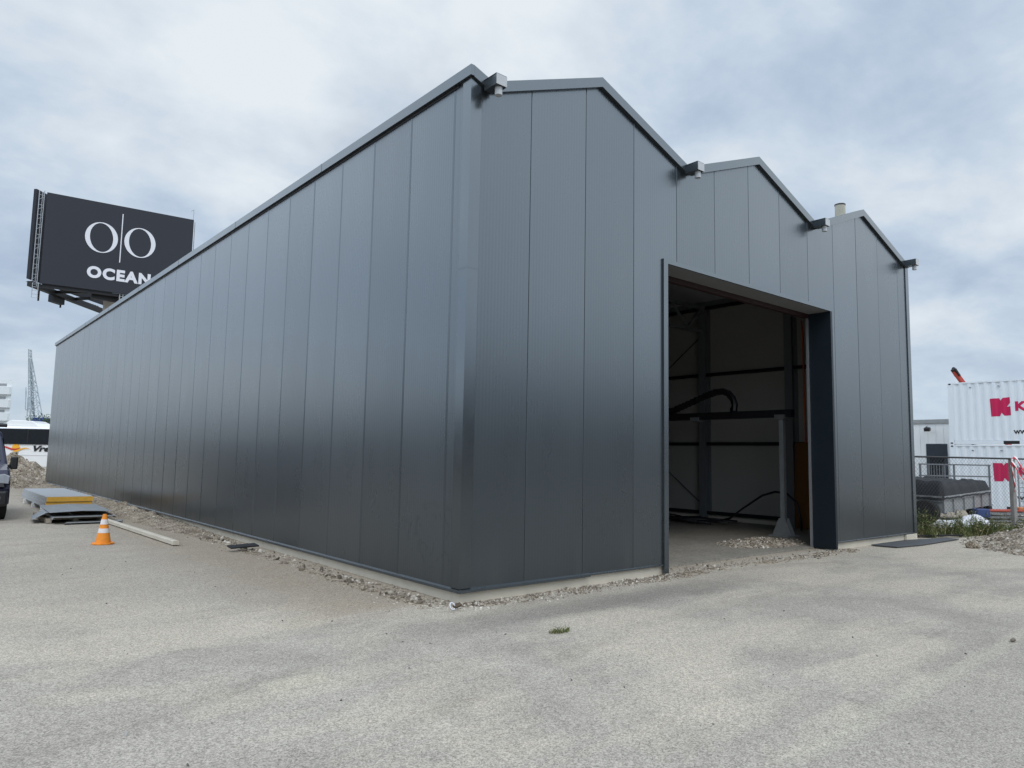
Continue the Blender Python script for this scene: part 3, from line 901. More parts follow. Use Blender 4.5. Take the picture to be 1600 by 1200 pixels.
def van_sec(x, inset):
    res = []
    for a, b in prof:
        k = sst(b, .9, 2.05)
        res.append((x, vy + a + inset * .25 + (.10 if inset > .04 else 0), b if b < 2.0 or inset == 0 else b - .03))
    return res


m_ = MB(); secs = []
cxv = (vx0 + vx1) / 2; hw = (vx1 - vx0) / 2
for s_ in (-1, -.93, -.6, 0, .6, .93, 1):
    row = []
    for a, b in prof:
        tum = 1 - .12 * sst(b, 1.0, 2.05)
        cur = .16 * abs(s_) ** 3 if a < 1.6 else (-.04 * abs(s_) ** 3 if a > 4.2 else 0)
        edge = (.0 if abs(s_) < .95 else 1)
        row.append((cxv + hw * s_ * tum, vy + a + cur + edge * (.05 if a < .3 else 0), b - (.05 * edge if b > 1.9 else 0)))
    secs.append(row)
n = len(prof)
m_.add([q for r_ in secs for q in r_], [(i * n + k, i * n + (k + 1) % n, (i + 1) * n + (k + 1) % n, (i + 1) * n + k) for i in range(6) for k in range(n)] + [tuple(range(n)), tuple(range(6 * n, 7 * n))])
m_.build('body', 'vanpaint', v, bevel=.03)
# windscreen, side window
ws = []
for s_ in (-.86, -.4, 0, .4, .86):
    for a, b in ((.86, 1.335), (1.40, 1.885)):
        tum = 1 - .12 * sst(b, 1.0, 2.05)
        ws.append((cxv + hw * s_ * tum, vy + a - .03 + .16 * abs(s_) ** 3, b + .02))
MB().add(ws, [(2 * i, 2 * i + 2, 2 * i + 3, 2 * i + 1) for i in range(4)]).build('windscreen', 'glass', v)
sw = []
for a, b in ((1.05, 1.3), (1.95, 1.3), (1.95, 1.88), (1.58, 1.88)):
    tum = 1 - .12 * sst(b, 1.0, 2.05)
    sw.append((cxv + hw * tum + .006, vy + a, b))
MB().add(sw, [(0, 1, 2, 3)]).build('side_window', 'glass', v)
MB().prism([(0, 0), (hw * 2 - .06, 0), (hw * 2 - .06, .36), (0, .36)], (vx0 + .03, vy + .06, .33), (1, 0, 0), (0, 0, 1), (0, .30, 0)).build('bumper', 'black', v, bevel=.06)
for s_ in (-1, 1):
    hx = cxv + s_ * (hw - .24)
    hl = MB().prism([(-.2, -.06), (.2, -.10), (.22, .08), (.1, .13), (-.2, .07)], (hx, vy + .06, .93), (s_, 0, .0), (0, .15, 1), (0, .16, 0)).build('headlight', 'lamp', v, bevel=.02)
    MB().prism([(-.06, -.03), (.06, -.03), (.06, .03), (-.06, .03)], (hx, vy + .045, .52), (1, 0, 0), (0, 0, 1), (0, .03, 0)).build('fog_light', 'lamp', v)
    mx = cxv + s_ * (hw + .11)
    mi = MB().box(mx - .075, mx + .075, vy + .92, vy + 1.02, 1.14, 1.44).build('mirror', 'black', v, bevel=.03)
    MB().bar((mx - s_ * .05, vy + .98, 1.22), (cxv + s_ * (hw - .02), vy + 1.0, 1.2), .05, .09).build('arm', 'black', mi)
    for y in (vy + .80, vy + 3.6):
        wx = cxv + s_ * (hw - .10)
        tw = MB().tube([(wx - .1, y, .32), (wx - .085, y, .32), (wx + .085, y, .32), (wx + .1, y, .32)], [.29, .32, .32, .29], 28).build('wheel', 'rubber', v)
        MB().tube([(wx + s_ * .092, y, .32), (wx + s_ * .106, y, .32)], .19, 20).build('rim', 'galv', tw)
MB().prism([(-.75, 0), (.75, 0), (.72, .10), (-.72, .10)], (cxv, vy + .028, .77), (1, 0, 0), (0, .3, 1), (0, .08, 0)).build('grille', 'black', v)
for y in (vy + 1.75, vy + 3.9):
    rb = MB().tube([(vx0 + .02, y, 2.19), (vx1 - .02, y, 2.19)], .045, 12).build('roof_bar', 'black', v)
    for x in (vx0 + .2, vx1 - .2): MB().box(x - .025, x + .025, y - .025, y + .025, 2.02, 2.16).build('bracket', 'galv', rb)
MB().tube([(vx0 + .25, vy + 1.5, 2.28), (vx0 + .25, vy + 4.2, 2.28)], .05, 10).build('roof_rail', 'galv', v)

# coach beyond the gravel heap; its side runs along the picture
BU = Vector((.7664, -.6421, 0)).normalized(); BV = Vector((-BU.y, BU.x, 0))   # BV points away
BO = CAM + Vector((.6376, .764, 0)).normalized() * 48.9
BO.z = 0


def bp(u, d_, z): return BO + BU * u + BV * d_ + Vector((0, 0, z))


def bpx(px): return (px - 800) / 1131.8 * 48.9      # metres along the coach side


b = thing('coach', 'white coach with dark window band and sun emblem behind the gravel heap', 'bus', tuple(bp(-35, 1.2, 0)))
u0, u1 = bpx(-150), bpx(140)
m_ = MB().prism([(0, .35), (2.5, .35), (2.52, 1.2), (2.5, 2.2), (2.4, 2.95), (2.2, 3.07), (.3, 3.07), (.1, 2.95), (0.0, 2.2), (-.02, 1.2)], bp(u0, 0, 0), BV, (0, 0, 1), BU * (u1 - u0))
m_.build('body', 'buswhite', b, bevel=.05)
m_ = MB().prism([(0, 0), (bpx(55) - bpx(2), 0), (bpx(55) - bpx(6), .22), (bpx(43) - bpx(2), .38), (.4, .42), (.1, .3)], bp(bpx(2), .5, 3.08), BU, (0, 0, 1), BV * 1.5)
m_.build('air_unit', 'buswhite', b, bevel=.04)
MB().obox(bp(u0 + .3, -.075, 1.86), BU * (u1 - u0 - .6), BV * .1, (0, 0, 1.04)).build('window_band', 'glass', b)
for px in (-100, -40, 47, 107): MB().obox(bp(bpx(px), -.09, 1.86), BU * .09, BV * .015, (0, 0, 1.04)).build('window_post', 'blackprint', b)
MB().obox(bp(u0 + .3, -.03, 1.12), BU * (u1 - u0 - .6), BV * .02, (0, 0, .012)).build('side_moulding', 'galv_dull', b)
for px in (-100, 100):
    c_ = bp(bpx(px), .0, .5)
    tw = MB().tube([c_ - BV * .045, c_ + BV * .25], .5, 26).build('wheel', 'rubber', b)
    MB().tube([c_ - BV * .06, c_ - BV * .046], .28, 18).build('rim', 'galv', tw)
# emblem: yellow sun with a red and an orange wave
ppx = lambda px, py: (bpx(px), 1.668 + (697.3 + .004 * px - py) / 1131.8 * 48.9)
m_ = MB()
cx_, cz_ = ppx(30, 698)
m_.prism([(cx_ + .25 * math.cos(a), cz_ + .25 * math.sin(a)) for a in [k * .2618 for k in range(24)]], bp(0, -.045, 0), BU, (0, 0, 1), BV * .01)
m_.build('sun_emblem', 'yellow', b)


def wave(pts, name, material, dd):
    P = [ppx(x, y) for x, y, t_ in pts]
    th = [t_ for x, y, t_ in pts]
    poly = [(a, c + h / 2) for (a, c), h in zip(P, th)] + [(a, c - h / 2) for (a, c), h in reversed(list(zip(P, th)))]
    m_ = MB()
    N = len(P)
    for i in range(N - 1):
        (a, c), (a2, c2) = P[i], P[i + 1]; h, h2 = th[i], th[i + 1]
        m_.add([bp(a, dd, c - h / 2), bp(a2, dd, c2 - h2 / 2), bp(a2, dd, c2 + h2 / 2), bp(a, dd, c + h / 2)], [(0, 1, 2, 3)])
    m_.build(name, material, b)


wave([(9, 697, .03), (12, 697.2, .09), (16, 698, .11), (20, 699.5, .12), (25, 701, .12), (30, 701, .1), (34, 700, .07), (38, 698.5, .02)], 'wave_emblem', 'red', -.06)
wave([(26, 704, .03), (30, 704, .1), (34, 703, .11), (38, 700.8, .1), (42, 699.5, .09), (47, 699, .06), (53, 700, .01)], 'wave_emblem', 'yellow', -.062)
tv, tf = text_mesh('Vre', 1, offset=.045, shear=.3, height=.40, width=None)
k_ = (bpx(84) - bpx(57.5)) / max(q[0] for q in tv)
ox, oz = ppx(57.5, 704)
m_ = MB().add([bp(ox + a * k_, -.05, oz + c) for a, c in tv], tf)
m_.build('lettering', 'blackprint', b)

# harbour crane far behind
c = thing('harbour_crane', 'tall grey lattice harbour crane with blue machine house', 'crane', (21.7, 231.7, 0))
DV = Vector((.6376, .764, 0)).normalized()


def cp(px, py, d_=200.0, off=0.0):
    u = (px - 800) / 1131.8; q = (600 - py) / 1131.8
    return CAM + (FWD + RGT * u + UP * q) * d_ + DV * off


def lattice(a0, a1, b0, b1, n, r, name, off=1.6):
    m_ = MB()
    A = [cp(*a0), cp(*a0, off=off), cp(*a1)]; 
    c0, c1 = cp(*a0), cp(*a1); e0, e1 = cp(*b0), cp(*b1)
    f0, f1 = c0 + DV * off, c1 + DV * off * .4; g0, g1 = e0 + DV * off, e1 + DV * off * .4
    for p_, q_ in ((c0, c1), (e0, e1), (f0, f1), (g0, g1)): m_.tube([p_, q_], r, 5)
    for k in range(n):
        t0, t1 = k / n, (k + 1) / n
        for P0, P1, Q0, Q1 in ((c0, c1, e0, e1), (f0, f1, g0, g1), (c0, c1, f0, f1), (e0, e1, g0, g1)):
            s0, s1 = (P0, P1), (Q0, Q1)
            if k % 2: s0, s1 = s1, s0
            m_.tube([s0[0].lerp(s0[1], t0), s1[0].lerp(s1[1], t1)], r * .6, 4)
    m_.build(name, 'cranegrey', c)


lattice((44.2, 640), (44.6, 545), (47.6, 640), (46.8, 546), 22, .11, 'boom')
lattice((48.8, 655), (45.8, 560), (61.5, 655), (47.4, 560), 12, .13, 'a_frame')
lattice((40.5, 690), (43.5, 622), (47.5, 690), (46.8, 622), 8, .13, 'tower', 2.4)
m_ = MB(); m_.tube([cp(40.6, 605), cp(39.6, 640)], .12, 5); m_.tube([cp(39.6, 640), cp(43.5, 640)], .16, 5); m_.tube([cp(40.6, 605), cp(43.6, 632)], .05, 4)
m_.build('hook_line', 'cranegrey', c)
o_ = cp(49, 666); m_ = MB().obox(o_, RGT * 2.5, DV * 4, Vector((0, 0, 2.4))); m_.build('machine_house', 'craneblue', c)
m_ = MB()
for px in (42, 47, 52, 60): m_.tube([cp(px, 666), Vector((cp(px, 666).x, cp(px, 666).y, 0))], .3, 6)
m_.build('portal_leg', 'cranegrey', c)
# stepped white block at the far left
t = thing('office_block', 'white block with banded storeys at the left edge behind the van', 'building', (2.2, 124, 0))
a_ = cp(11.5, 690, 118); a_.z = 0
DLt = -RGT.copy(); DLt.z = 0; DLt.normalize()
DB = Vector((a_.x - CAM.x - 4, a_.y - CAM.y, 0)).normalized()
MB().obox(a_, DLt * 14, DB * 12, (0, 0, 12.6)).build('wall', 'white_wall', t)
for k in range(5):
    z = 1.6 + k * 2.15
    m_ = MB().obox(a_ - DV * .55 + Vector((0, 0, z)) + DLt * .05, DLt * 13.9, DV * .54, (0, 0, 1.25)); m_.build('balcony', 'white_wall', t)
    m_ = MB().obox(a_ - DV * .03 + Vector((0, 0, z + 1.4)) + DLt * .9, DLt * 11, DV * .02, (0, 0, .4)); m_.build('window', 'galv_dull', t)

# ================================================================ BILLBOARD
bb = thing('billboard', 'tall dark billboard reading OCEAN on a single thick mast', 'billboard', (10.8, 79.5, 0))
BA = Vector((4.05, 76.1, 0)); BD = Vector((17.56, 75.0, 0)) - BA; BW = BD.length; BD.normalize(); BN = Vector((-BD.y, BD.x, 0))
if BN.y < 0: BN = -BN
bq = lambda u, z, d_=0.0: BA + BD * u + BN * d_ + Vector((0, 0, z))
KX = BW / 14.1
face = MB().obox(bq(0, 17.62), BD * BW, BN * .35, (0, 0, 9.13)).build('panel', 'board_face', bb)


def ring(u, z, ru, rz, iu, iz, tilt, name='lettering'):
    m_ = MB(); N = 48
    o_ = []; i_ = []
    for k in range(N):
        a = 2 * math.pi * k / N
        o_.append(bq(u + ru * math.cos(a), z + rz * math.sin(a), -.03))
        x, y = iu * math.cos(a), iz * math.sin(a)
        i_.append(bq(u + x * math.cos(tilt) - y * math.sin(tilt), z + x * math.sin(tilt) + y * math.cos(tilt), -.03))
    m_.add(o_ + i_ + [q + BN * .02 for q in o_ + i_], [f_ for k in range(N) for f_ in ((k, (k + 1) % N, N + (k + 1) % N, N + k),)])
    m_.build(name, 'letter', face)


ring(5.13 * KX, 23.1, 1.53 * KX, 1.58, 1.08 * KX, 1.49, .09)
ring(8.80 * KX, 23.2, 1.53 * KX, 1.58, 1.08 * KX, 1.49, .09)
MB().obox(bq(6.93 * KX, 20.8, -.03), BD * .09, BN * .02, (0, 0, 5.15)).build('lettering', 'letter', face)
tv, tf = text_mesh('OCEAN', 1, offset=.05, space=1.16)
wmax = max(q[0] for q in tv); hmax = max(q[1] for q in tv)
m_ = MB().add([bq((4.02 + a / wmax * 6.05) * KX, 18.82 + c_ / hmax * 1.22, -.03) for a, c_ in tv], tf)
m_.build('lettering', 'letter', face)
# second face, set in a V behind the first
B2 = Vector((3.0, 76.75, 0)); D2 = Vector((8.6, 9.6, 0)); D2.normalize(); N2 = Vector((D2.y, -D2.x, 0))
MB().obox(B2 + Vector((0, 0, 18.0)), D2 * 13.6, N2 * .3, (0, 0, 9.0)).build('panel', 'board_face', bb)
# edge lattice between the faces
m_ = MB()
for q in (Vector((3.45, 76.55, 0)), Vector((3.85, 76.3, 0)), Vector((3.75, 76.85, 0))):
    m_.tube([q + Vector((0, 0, 17.3)), q + Vector((0, 0, 26.9))], .045, 6)
for k in range(19):
    z = 17.5 + k * .5
    m_.bar((3.45, 76.55, z), (3.85, 76.3, z + (.25 if k % 2 else -.1)), .035); m_.bar((3.85, 76.3, z), (3.75, 76.85, z + .3), .035)
m_.build('edge_lattice', 'galv', bb)
m_ = MB()
for q in (Vector((3.5, 76.3, 0)), Vector((3.95, 76.15, 0))): m_.tube([q + Vector((0, 0, 16.1)), q + Vector((0, 0, 17.6))], .035, 5)
for k in range(5): m_.bar((3.5, 76.3, 16.12 + k * .36), (3.95, 76.15, 16.12 + k * .36), .035)
m_.build('ladder', 'galv', bb)
# under-structure: beams, catwalk, floodlight arms
m_ = MB()
for f_ in (0.02, .3, .55): m_.bar(bq(BW * f_, 17.4, .5), B2 + D2 * 13 * f_ + Vector((0, 0, 17.55)) + N2 * .4, .22, .3)
m_.bar(B2 + Vector((.3, -.2, 17.52)), B2 + D2 * 12.4 + Vector((0, 0, 17.3)), .55, .5)
m_.bar(bq(.2, 17.45, .45), bq(BW - .2, 17.45, .45), .3, .3)
m_.bar(bq(4.5, 17.2, 1.2), bq(9.5, 17.0, 1.6), .4, .5)
m_.build('support_beam', 'steel_dark', bb)
m_ = MB()
for k in range(26):
    q = B2 + D2 * (.4 + k * .46) - N2 * .3
    m_.bar(q + Vector((0, 0, 17.8)), q + D2 * .3 + Vector((0, 0, 17.8)), .06, .05)
m_.build('catwalk_rail', 'galv', bb)
m_ = MB(); m_.tube([bq(6.95, 16.4, .2), bq(6.95, 17.7, .2)], .05, 5); m_.tube([bq(7.25, 16.3, .2), bq(7.25, 17.7, .2)], .05, 5)
for k in range(5): m_.bar(bq(6.95, 16.5 + k * .28, .2), bq(7.25, 16.5 + k * .28, .2), .04)
m_.build('ladder', 'galv', bb)
for f_ in (2.6, 6.0):
    q = B2 + D2 * f_ - N2 * .5
    MB().bar(q + Vector((0, 0, 16.35)), q + Vector((0, 0, 17.6)), .16, .16).build('strut', 'steel_dark', bb)
q = B2 + D2 * 3.9 - N2 * .4
MB().obox(q + Vector((0, 0, 16.55)), D2 * 1.7, N2 * .6, (0, 0, .75)).build('equipment_box', 'steel_dark', bb)
MB().tube([(11.25, 80.1, 0), (11.25, 80.1, 17.6)], .92, 28).build('mast', 'mast', bb, smooth=False)
m_ = MB(); m_.tube([bq(BW - .05, 24, .1), bq(BW - .05, 27.9, .1)], .035, 5); m_.bar(bq(BW - .05, 27.9, .1), bq(BW - .3, 27.7, .1), .06); m_.tube([bq(BW + .18, 22, .3), bq(BW + .18, 26.6, .3)], .04, 5)
m_.build('aerial', 'galv', bb)

# ================================================================ RIGHT YARD
# containers
CP = 0.278        # corrugation pitch


def corr(s_):
    q = (s_ % CP) / CP
    if q < .25: return 0.0
    if q < .5: return .036 * (q - .25) / .25
    if q < .75: return .036
    return .036 * (1 - (q - .75) / .25)


CXF, CY1, CLEN, CH = 26.72, 4.15, 6.06, 2.44


def container(z0, label):
    t = thing('shipping_container', label, 'container', (CXF + 1.22, CY1 - CLEN / 2, z0), 'white shipping containers stacked behind the fence')
    y1, y0, x0, x1 = CY1, CY1 - CLEN, CXF, CXF + 2.44
    m_ = MB(); vs_ = []; n_ = 0
    s_ = 0.16
    brk = []
    while s_ < CLEN - .16:
        brk.append(s_); s_ += CP / 4
    for s_ in brk: vs_ += [(x0 + .012 + corr(s_ - .16), y1 - s_, z0 + .16), (x0 + .012 + corr(s_ - .16), y1 - s_, z0 + CH - .06)]
    m_.add(vs_, [(2 * i, 2 * i + 1, 2 * i + 3, 2 * i + 2) for i in range(len(brk) - 1)])
    m_.box(x0 + .06, x1 - .02, y0 + .05, y1 - .05, z0 + .12, z0 + CH - .03)
    m_.build('wall', 'container', t)
    for x in (x0, x1 - .15):
        for y in (y0, y1 - .16): MB().box(x, x + .15, y, y + .16, z0 + .118, z0 + CH - .118).build('corner_post', 'container', t)
    m_ = MB()
    for x in (x0 + .006, x1 - .066):
        m_.box(x, x + .06, y0 + .178, y1 - .178, z0 + CH - .06, z0 + CH - .006)
        m_.box(x, x + .06, y0 + .178, 1.93, z0 + .015, z0 + .155) if x > x0 + 1 else (m_.box(x, x + .06, 2.32, y1 - .178, z0 + .015, z0 + .155), m_.box(x, x + .06, y0 + .178, 1.80, z0 + .015, z0 + .155), m_.box(x, x + .06, 1.80, 2.32, z0 + .14, z0 + .155))
    m_.build('rail', 'container', t)
    m_ = MB()
    m_.box(x0 + .02, x0 + .05, 1.8, 2.32, z0 + .02, z0 + .14)
    m_.build('forklift_pocket', 'blackprint', t)
    for x in (x0 - .004, x1 - .174):
        for y in (y0 - .004, y1 - .174):
            for z in (z0, z0 + CH - .118):
                cc = MB().box(x, x + .178, y, y + .178, z, z + .118).build('corner_casting', 'container', t)
                MB().prism([(.05 * math.cos(a), .03 * math.sin(a)) for a in [k * .5236 for k in range(12)]], (x - .003, y + .09, z + .06), (0, 1, 0), (0, 0, 1), (.002, 0, 0)).build('hole', 'blackprint', cc)
    # small lashing vents
    m_ = MB()
    for y in (3.35, 2.4, -.2): m_.box(x0 - .004, x0 + .02, y - .035, y + .035, z0 + CH - .24, z0 + CH - .2)
    m_.build('vent', 'galv', t)

    def decal(name, polys2d, faces, material, y_left, zb):
        bm = bmesh.new()
        vv = [bm.verts.new((a, c_, 0)) for a, c_ in polys2d]
        for f_ in faces:
            try: bm.faces.new([vv[i] for i in f_])
            except ValueError: pass
        a0 = min(q[0] for q in polys2d); a1 = max(q[0] for q in polys2d)
        base = y1 - .16 - y_left      # distance along the corrugation at a = 0
        k = math.floor((base + a0) / (CP / 4))
        while k * CP / 4 < base + a1:
            xx = k * CP / 4 - base
            if a0 < xx < a1: bmesh.ops.bisect_plane(bm, geom=bm.verts[:] + bm.edges[:] + bm.faces[:], plane_co=(xx, 0, 0), plane_no=(1, 0, 0), dist=1e-6)
            k += 1
        for q in bm.verts:
            a, c_ = q.co.x, q.co.y
            q.co = (x0 + .012 + corr(base + a) - .006, y_left - a, zb + c_)
        me = bpy.data.meshes.new(name); bm.to_mesh(me); bm.free(); me.materials.append(M[material])
        o = bpy.data.objects.new(name, me); col.objects.link(o); put_under(o, t)
    lg = [(960, 480), (1068, 478), (1085, 507), (1112, 476), (1190, 470), (1193, 535), (1152, 578), (1195, 575), (1197, 676), (1124, 680), (1092, 645), (1068, 684), (970, 686)]
    P = [((a - 965) / 230 * .66, (684 - c_) / 205 * .68) for a, c_ in lg]
    # split into simple convex pieces for clean faces
    q = P
    decal('emblem', q + [((1085 - 965) / 230 * .66, .12), ], [(12, 0, 1, 2, 10, 11), (2, 3, 4, 5, 6, 7, 8, 9, 10)], 'crimson', 2.70, z0 + 1.07)
    tv, tf = text_mesh('K', 1, offset=.05); hm = max(a[1] for a in tv); wm_ = max(a[0] for a in tv)
    decal('lettering', [(a / wm_ * .40, c_ / hm * .36) for a, c_ in tv], tf, 'crimson', 1.90, z0 + 1.25)
    tv, tf = text_mesh('www', 1, offset=.02); hm = max(a[1] for a in tv); wm_ = max(a[0] for a in tv)
    decal('lettering', [(a / wm_ * .62, c_ / hm * .15) for a, c_ in tv], tf, 'blackprint', 1.98, z0 + .39)


container(0.0, 'lower white corrugated container standing on the ground behind the fence')
container(CH + .002, 'upper white corrugated container with crimson emblem, stacked on another')

# site cabin with dark doorway
t = thing('site_cabin', 'low white panelled cabin with dark doorway left of the containers', 'cabin', (31.5, 8, 0))
m_ = MB(); m_.box(29.75, 34, 4.4, 14, 0, 3.45)
for k in range(30): m_.box(29.735, 29.75, 4.45 + k * .32, 4.752 + k * .32, .1, 3.4)
m_.build('wall', 'white_wall', t)
MB().box(29.68, 34.05, 4.3, 14.1, 3.45, 3.62).build('roof_edge', 'galv_dull', t)
m_ = MB(); m_.box(29.69, 29.73, 5.28, 6.12, 0, 2.55); dd_ = m_.build('doorway', 'frame_dark', t)
MB().box(29.67, 29.688, 5.42, 5.98, .05, 2.0).build('pane', 'glass', dd_)
m_ = MB(); m_.bar((29.735, 6.1, 3.30), (29.5, 5.98, 3.22), .05); m_.obox((29.36, 5.84, 3.08), (.16, .0, .06), (0, .22, 0), (-.03, 0, .13)); m_.build('lamp', 'black', t)

# red crane jib beyond the containers
t = thing('mobile_crane', 'red telescopic crane boom tip showing above the upper container', 'crane', (62.5, 14, 0))
a_, b_ = cp(1491, 580, 60), cp(1508, 603, 60)
dn = (b_ - a_).normalized()
MB().bar(a_, b_ + dn * 14, .30, .28).build('boom', 'cranered', t)
m_ = MB(); m_.bar(a_ + Vector((-.15, 0, .12)), a_ + dn * .5, .5, .12); m_.tube([a_ + Vector((-.2, 0, .2)), a_ + Vector((.1, -.05, .12))], .14, 10); m_.build('boom_head', 'steel_dark', t)
m_ = MB(); m_.tube([a_ + dn * .3 + Vector((.2, 0, 0)), b_ + dn * 3 + Vector((1.1, 0, .4))], .03, 4); m_.build('hoist_rope', 'wire', t)
e_ = b_ + dn * 14
MB().box(e_.x - 1.5, e_.x + 6.5, e_.y - 1.3, e_.y + 1.2, .9, 2.6).build('carrier', 'cranered', t)
for k in range(4):
    for s_ in (-1.35, 1.25):
        MB().tube([(e_.x - .8 + k * 2.0, e_.y + s_ - .2, .5), (e_.x - .8 + k * 2.0, e_.y + s_ + .2, .5)], .5, 18).build('wheel', 'rubber', t)

# chain link fence
FA, FB = Vector((11.6, 1.5, 0)), Vector((16.8, -.68, 0)); FD = (FB - FA).normalized(); FC = FB + FD * 5.5
fe = thing('chain_link_fence', 'rusty chain link fence with dark top rail between yard and containers', 'fence', tuple(FB))
FN = Vector((-FD.y, FD.x, 0))
FHt = 1.84
MB().tube([FA + Vector((0, 0, FHt)), FC + Vector((0, 0, FHt))], .022, 8).build('top_rail', 'steel_dark', fe)
for q in (FA, FB, FB + FD * 2.9, FC):
    MB().obox(q - FD * .055 - FN * .055 + Vector((0, 0, -.1)), FD * .11, FN * .11, (0, 0, FHt + .12)).build('post', 'fpost', fe, bevel=.012)
m_ = MB(); Lf = (FC - FA).length; step = .105
k = -int(FHt / step) - 1
while k * step < Lf:
    for sg in (1, -1):
        s0 = k * step if sg == 1 else k * step + FHt; s1 = s0 + sg * FHt
        z0_, z1_ = 0.0, FHt
        lo, hi = 0.0, Lf
        # clip to fence length
        t0_, t1_ = 0.0, 1.0
        for bound, sgn in ((lo, 1), (hi, -1)):
            if (s0 - bound) * sgn < 0 and (s1 - bound) * sgn < 0: t0_, t1_ = 1, 0; break
            if (s0 - bound) * sgn < 0: t0_ = max(t0_, (bound - s0) / (s1 - s0))
            if (s1 - bound) * sgn < 0: t1_ = min(t1_, (bound - s0) / (s1 - s0))
        if t1_ - t0_ > .02:
            p0 = FA + FD * (s0 + (s1 - s0) * t0_) + FN * .003 * sg + Vector((0, 0, .02 + (FHt - .04) * t0_))
            p1 = FA + FD * (s0 + (s1 - s0) * t1_) + FN * .003 * sg + Vector((0, 0, .02 + (FHt - .04) * t1_))
            m_.tube([p0, p1], .0018, 3, cap=False)
    k += 1
me_ = m_.build('wire_mesh', 'wire', fe)
# barrier tape tied to the post
mt = bpy.data.materials.new('red_white_tape'); mt.use_nodes = True
tt = NT(mt.node_tree); bs = mt.node_tree.nodes['Principled BSDF']
q_ = tt.xyz(tt.pos())
st = tt.m('GREATER_THAN', tt.m('FRACT', tt.m('MULTIPLY', tt.m('ADD', q_[0], tt.m('MULTIPLY', q_[2], 1.0)), 4.5)), .5)
tt.put(bs.inputs['Base Color'], tt.mix(st, (.78, .76, .76), (.62, .05, .07)))
m_ = MB()


def ribbon(pts, wv, th=.004):
    vs_ = []
    for q in pts: vs_ += [Vector(q), Vector(q) + Vector(wv), Vector(q) + Vector(wv) - FN * th, Vector(q) - FN * th]
    n_ = len(pts)
    m_.add(vs_, [(4 * i + a, 4 * i + (a + 1) % 4, 4 * i + 4 + (a + 1) % 4, 4 * i + 4 + a) for i in range(n_ - 1) for a in range(4)] + [(0, 1, 2, 3), (4 * n_ - 1, 4 * n_ - 2, 4 * n_ - 3, 4 * n_ - 4)])


q0 = FB - FN * .08
ribbon([q0 + FD * (a - .15) + Vector((0, 0, z)) for a, z in ((.0, 1.60), (.05, 1.76), (.14, 1.84), (.24, 1.80), (.32, 1.66), (.42, 1.52), (.55, 1.44), (.75, 1.40), (1.1, 1.42), (1.8, 1.5), (2.9, 1.62))], (.02, 0, .075))
ribbon([q0 + FD * (a - .1) + Vector((0, 0, z)) for a, z in ((.0, 1.74), (.12, 1.62), (.24, 1.40), (.32, 1.28), (.5, 1.24), (.8, 1.30), (1.4, 1.36))], (.03, 0, .07))
ribbon([q0 + FD * (a - .12) + Vector((0, 0, z)) for a, z in ((.04, 1.80), (.02, 1.6), (.06, 1.35), (.1, 1.12), (.05, 1.0))], (.07, 0, .01))
tag(m_.build('barrier_tape', mt, smooth=True), 'red and white barrier tape knotted round the concrete fence post', 'tape')

# trailer with tarpaulin
TO = Vector((17.25, 1.12, .74)); TU = Vector((3.3, -.14, .13)); TV = Vector((.10, 2.2, .02))
t = thing('trailer', 'grey mesh sided trailer under a black tarpaulin behind the fence', 'trailer', (18.9, 2.2, 0))
tq = lambda a, b_, z: TO + TU * a + TV * b_ + Vector((0, 0, z))
m_ = MB()
m_.obox(tq(0, 0, -.42), TU, TV, (0, 0, .05))
m_.build('bed', 'galv_dull', t)
m_ = MB()
for a, u_, v_ in ((tq(.0, 0, -.37), TU, TV * .012), (tq(0, 0.013, -.37), TU * .006, TV * .974), (tq(0, .988, -.37), TU, TV * .012), (tq(.994, .013, -.37), TU * .006, TV * .974)):
    m_.obox(a, u_, v_, (0, 0, .31))
m_.build('side_board', 'galv_dull', t)
m_ = MB()
for a in (0.004, .2, .42, .63, .8, .993): m_.bar(tq(a, -.008, -.44), tq(a, -.008, .03), .045)
for b_ in (.25, .5, .75, .99): m_.bar(tq(-.006, b_, -.40), tq(-.006, b_, .03), .045)
m_.bar(tq(0, -.012, .02), tq(1, -.012, .02), .05); m_.bar(tq(-.008, 0, .02), tq(-.008, 1, .02), .05)
m_.bar(tq(0, -.012, -.05), tq(1, -.012, -.05), .03); m_.bar(tq(-.008, 0, -.10), tq(-.008, 1, -.10), .03)
m_.build('stake_frame', 'galv', t)
m_ = MB(); N_ = 30
top = []; 
for j in range(N_ + 1):
    for i in range(N_ + 1):
        a = -.02 + 1.04 * i / N_; b_ = -.03 + 1.05 * j / N_
        e = min(sst(a, -.02, .03), sst(1.02 - a, 0, .04)) * min(sst(b_, -.03, .03), sst(1.02 - b_, 0, .1))
        h = -.04 + .36 * e + (.10 * (1 - a) + .06 * b_) * e + .07 * e * fbm(a * 5, b_ * 5, 1.0) + .03 * fbm(a * 14, b_ * 14)
        top.append(tq(a, b_, h))
m_.add(top, [(j * (N_ + 1) + i, j * (N_ + 1) + i + 1, (j + 1) * (N_ + 1) + i + 1, (j + 1) * (N_ + 1) + i) for j in range(N_) for i in range(N_)])
m_.build('tarpaulin', 'tarp', t, smooth=True)
for b_, a in ((.12, -.055), (.12, 1.05)):
    c_ = tq(a, b_ + .05, 0); c_.z = .34
    tw = MB().tube([c_ + Vector((-.12, 0, 0)), c_ + Vector((-.1, 0, 0)), c_ + Vector((.1, 0, 0)), c_ + Vector((.12, 0, 0))], [.30, .34, .34, .30], 26).build('wheel', 'rubber', t)
    MB().tube([c_ + Vector((-.135, 0, 0)), c_ + Vector((-.121, 0, 0))], .17, 16).build('rim', 'steel_dark', tw)
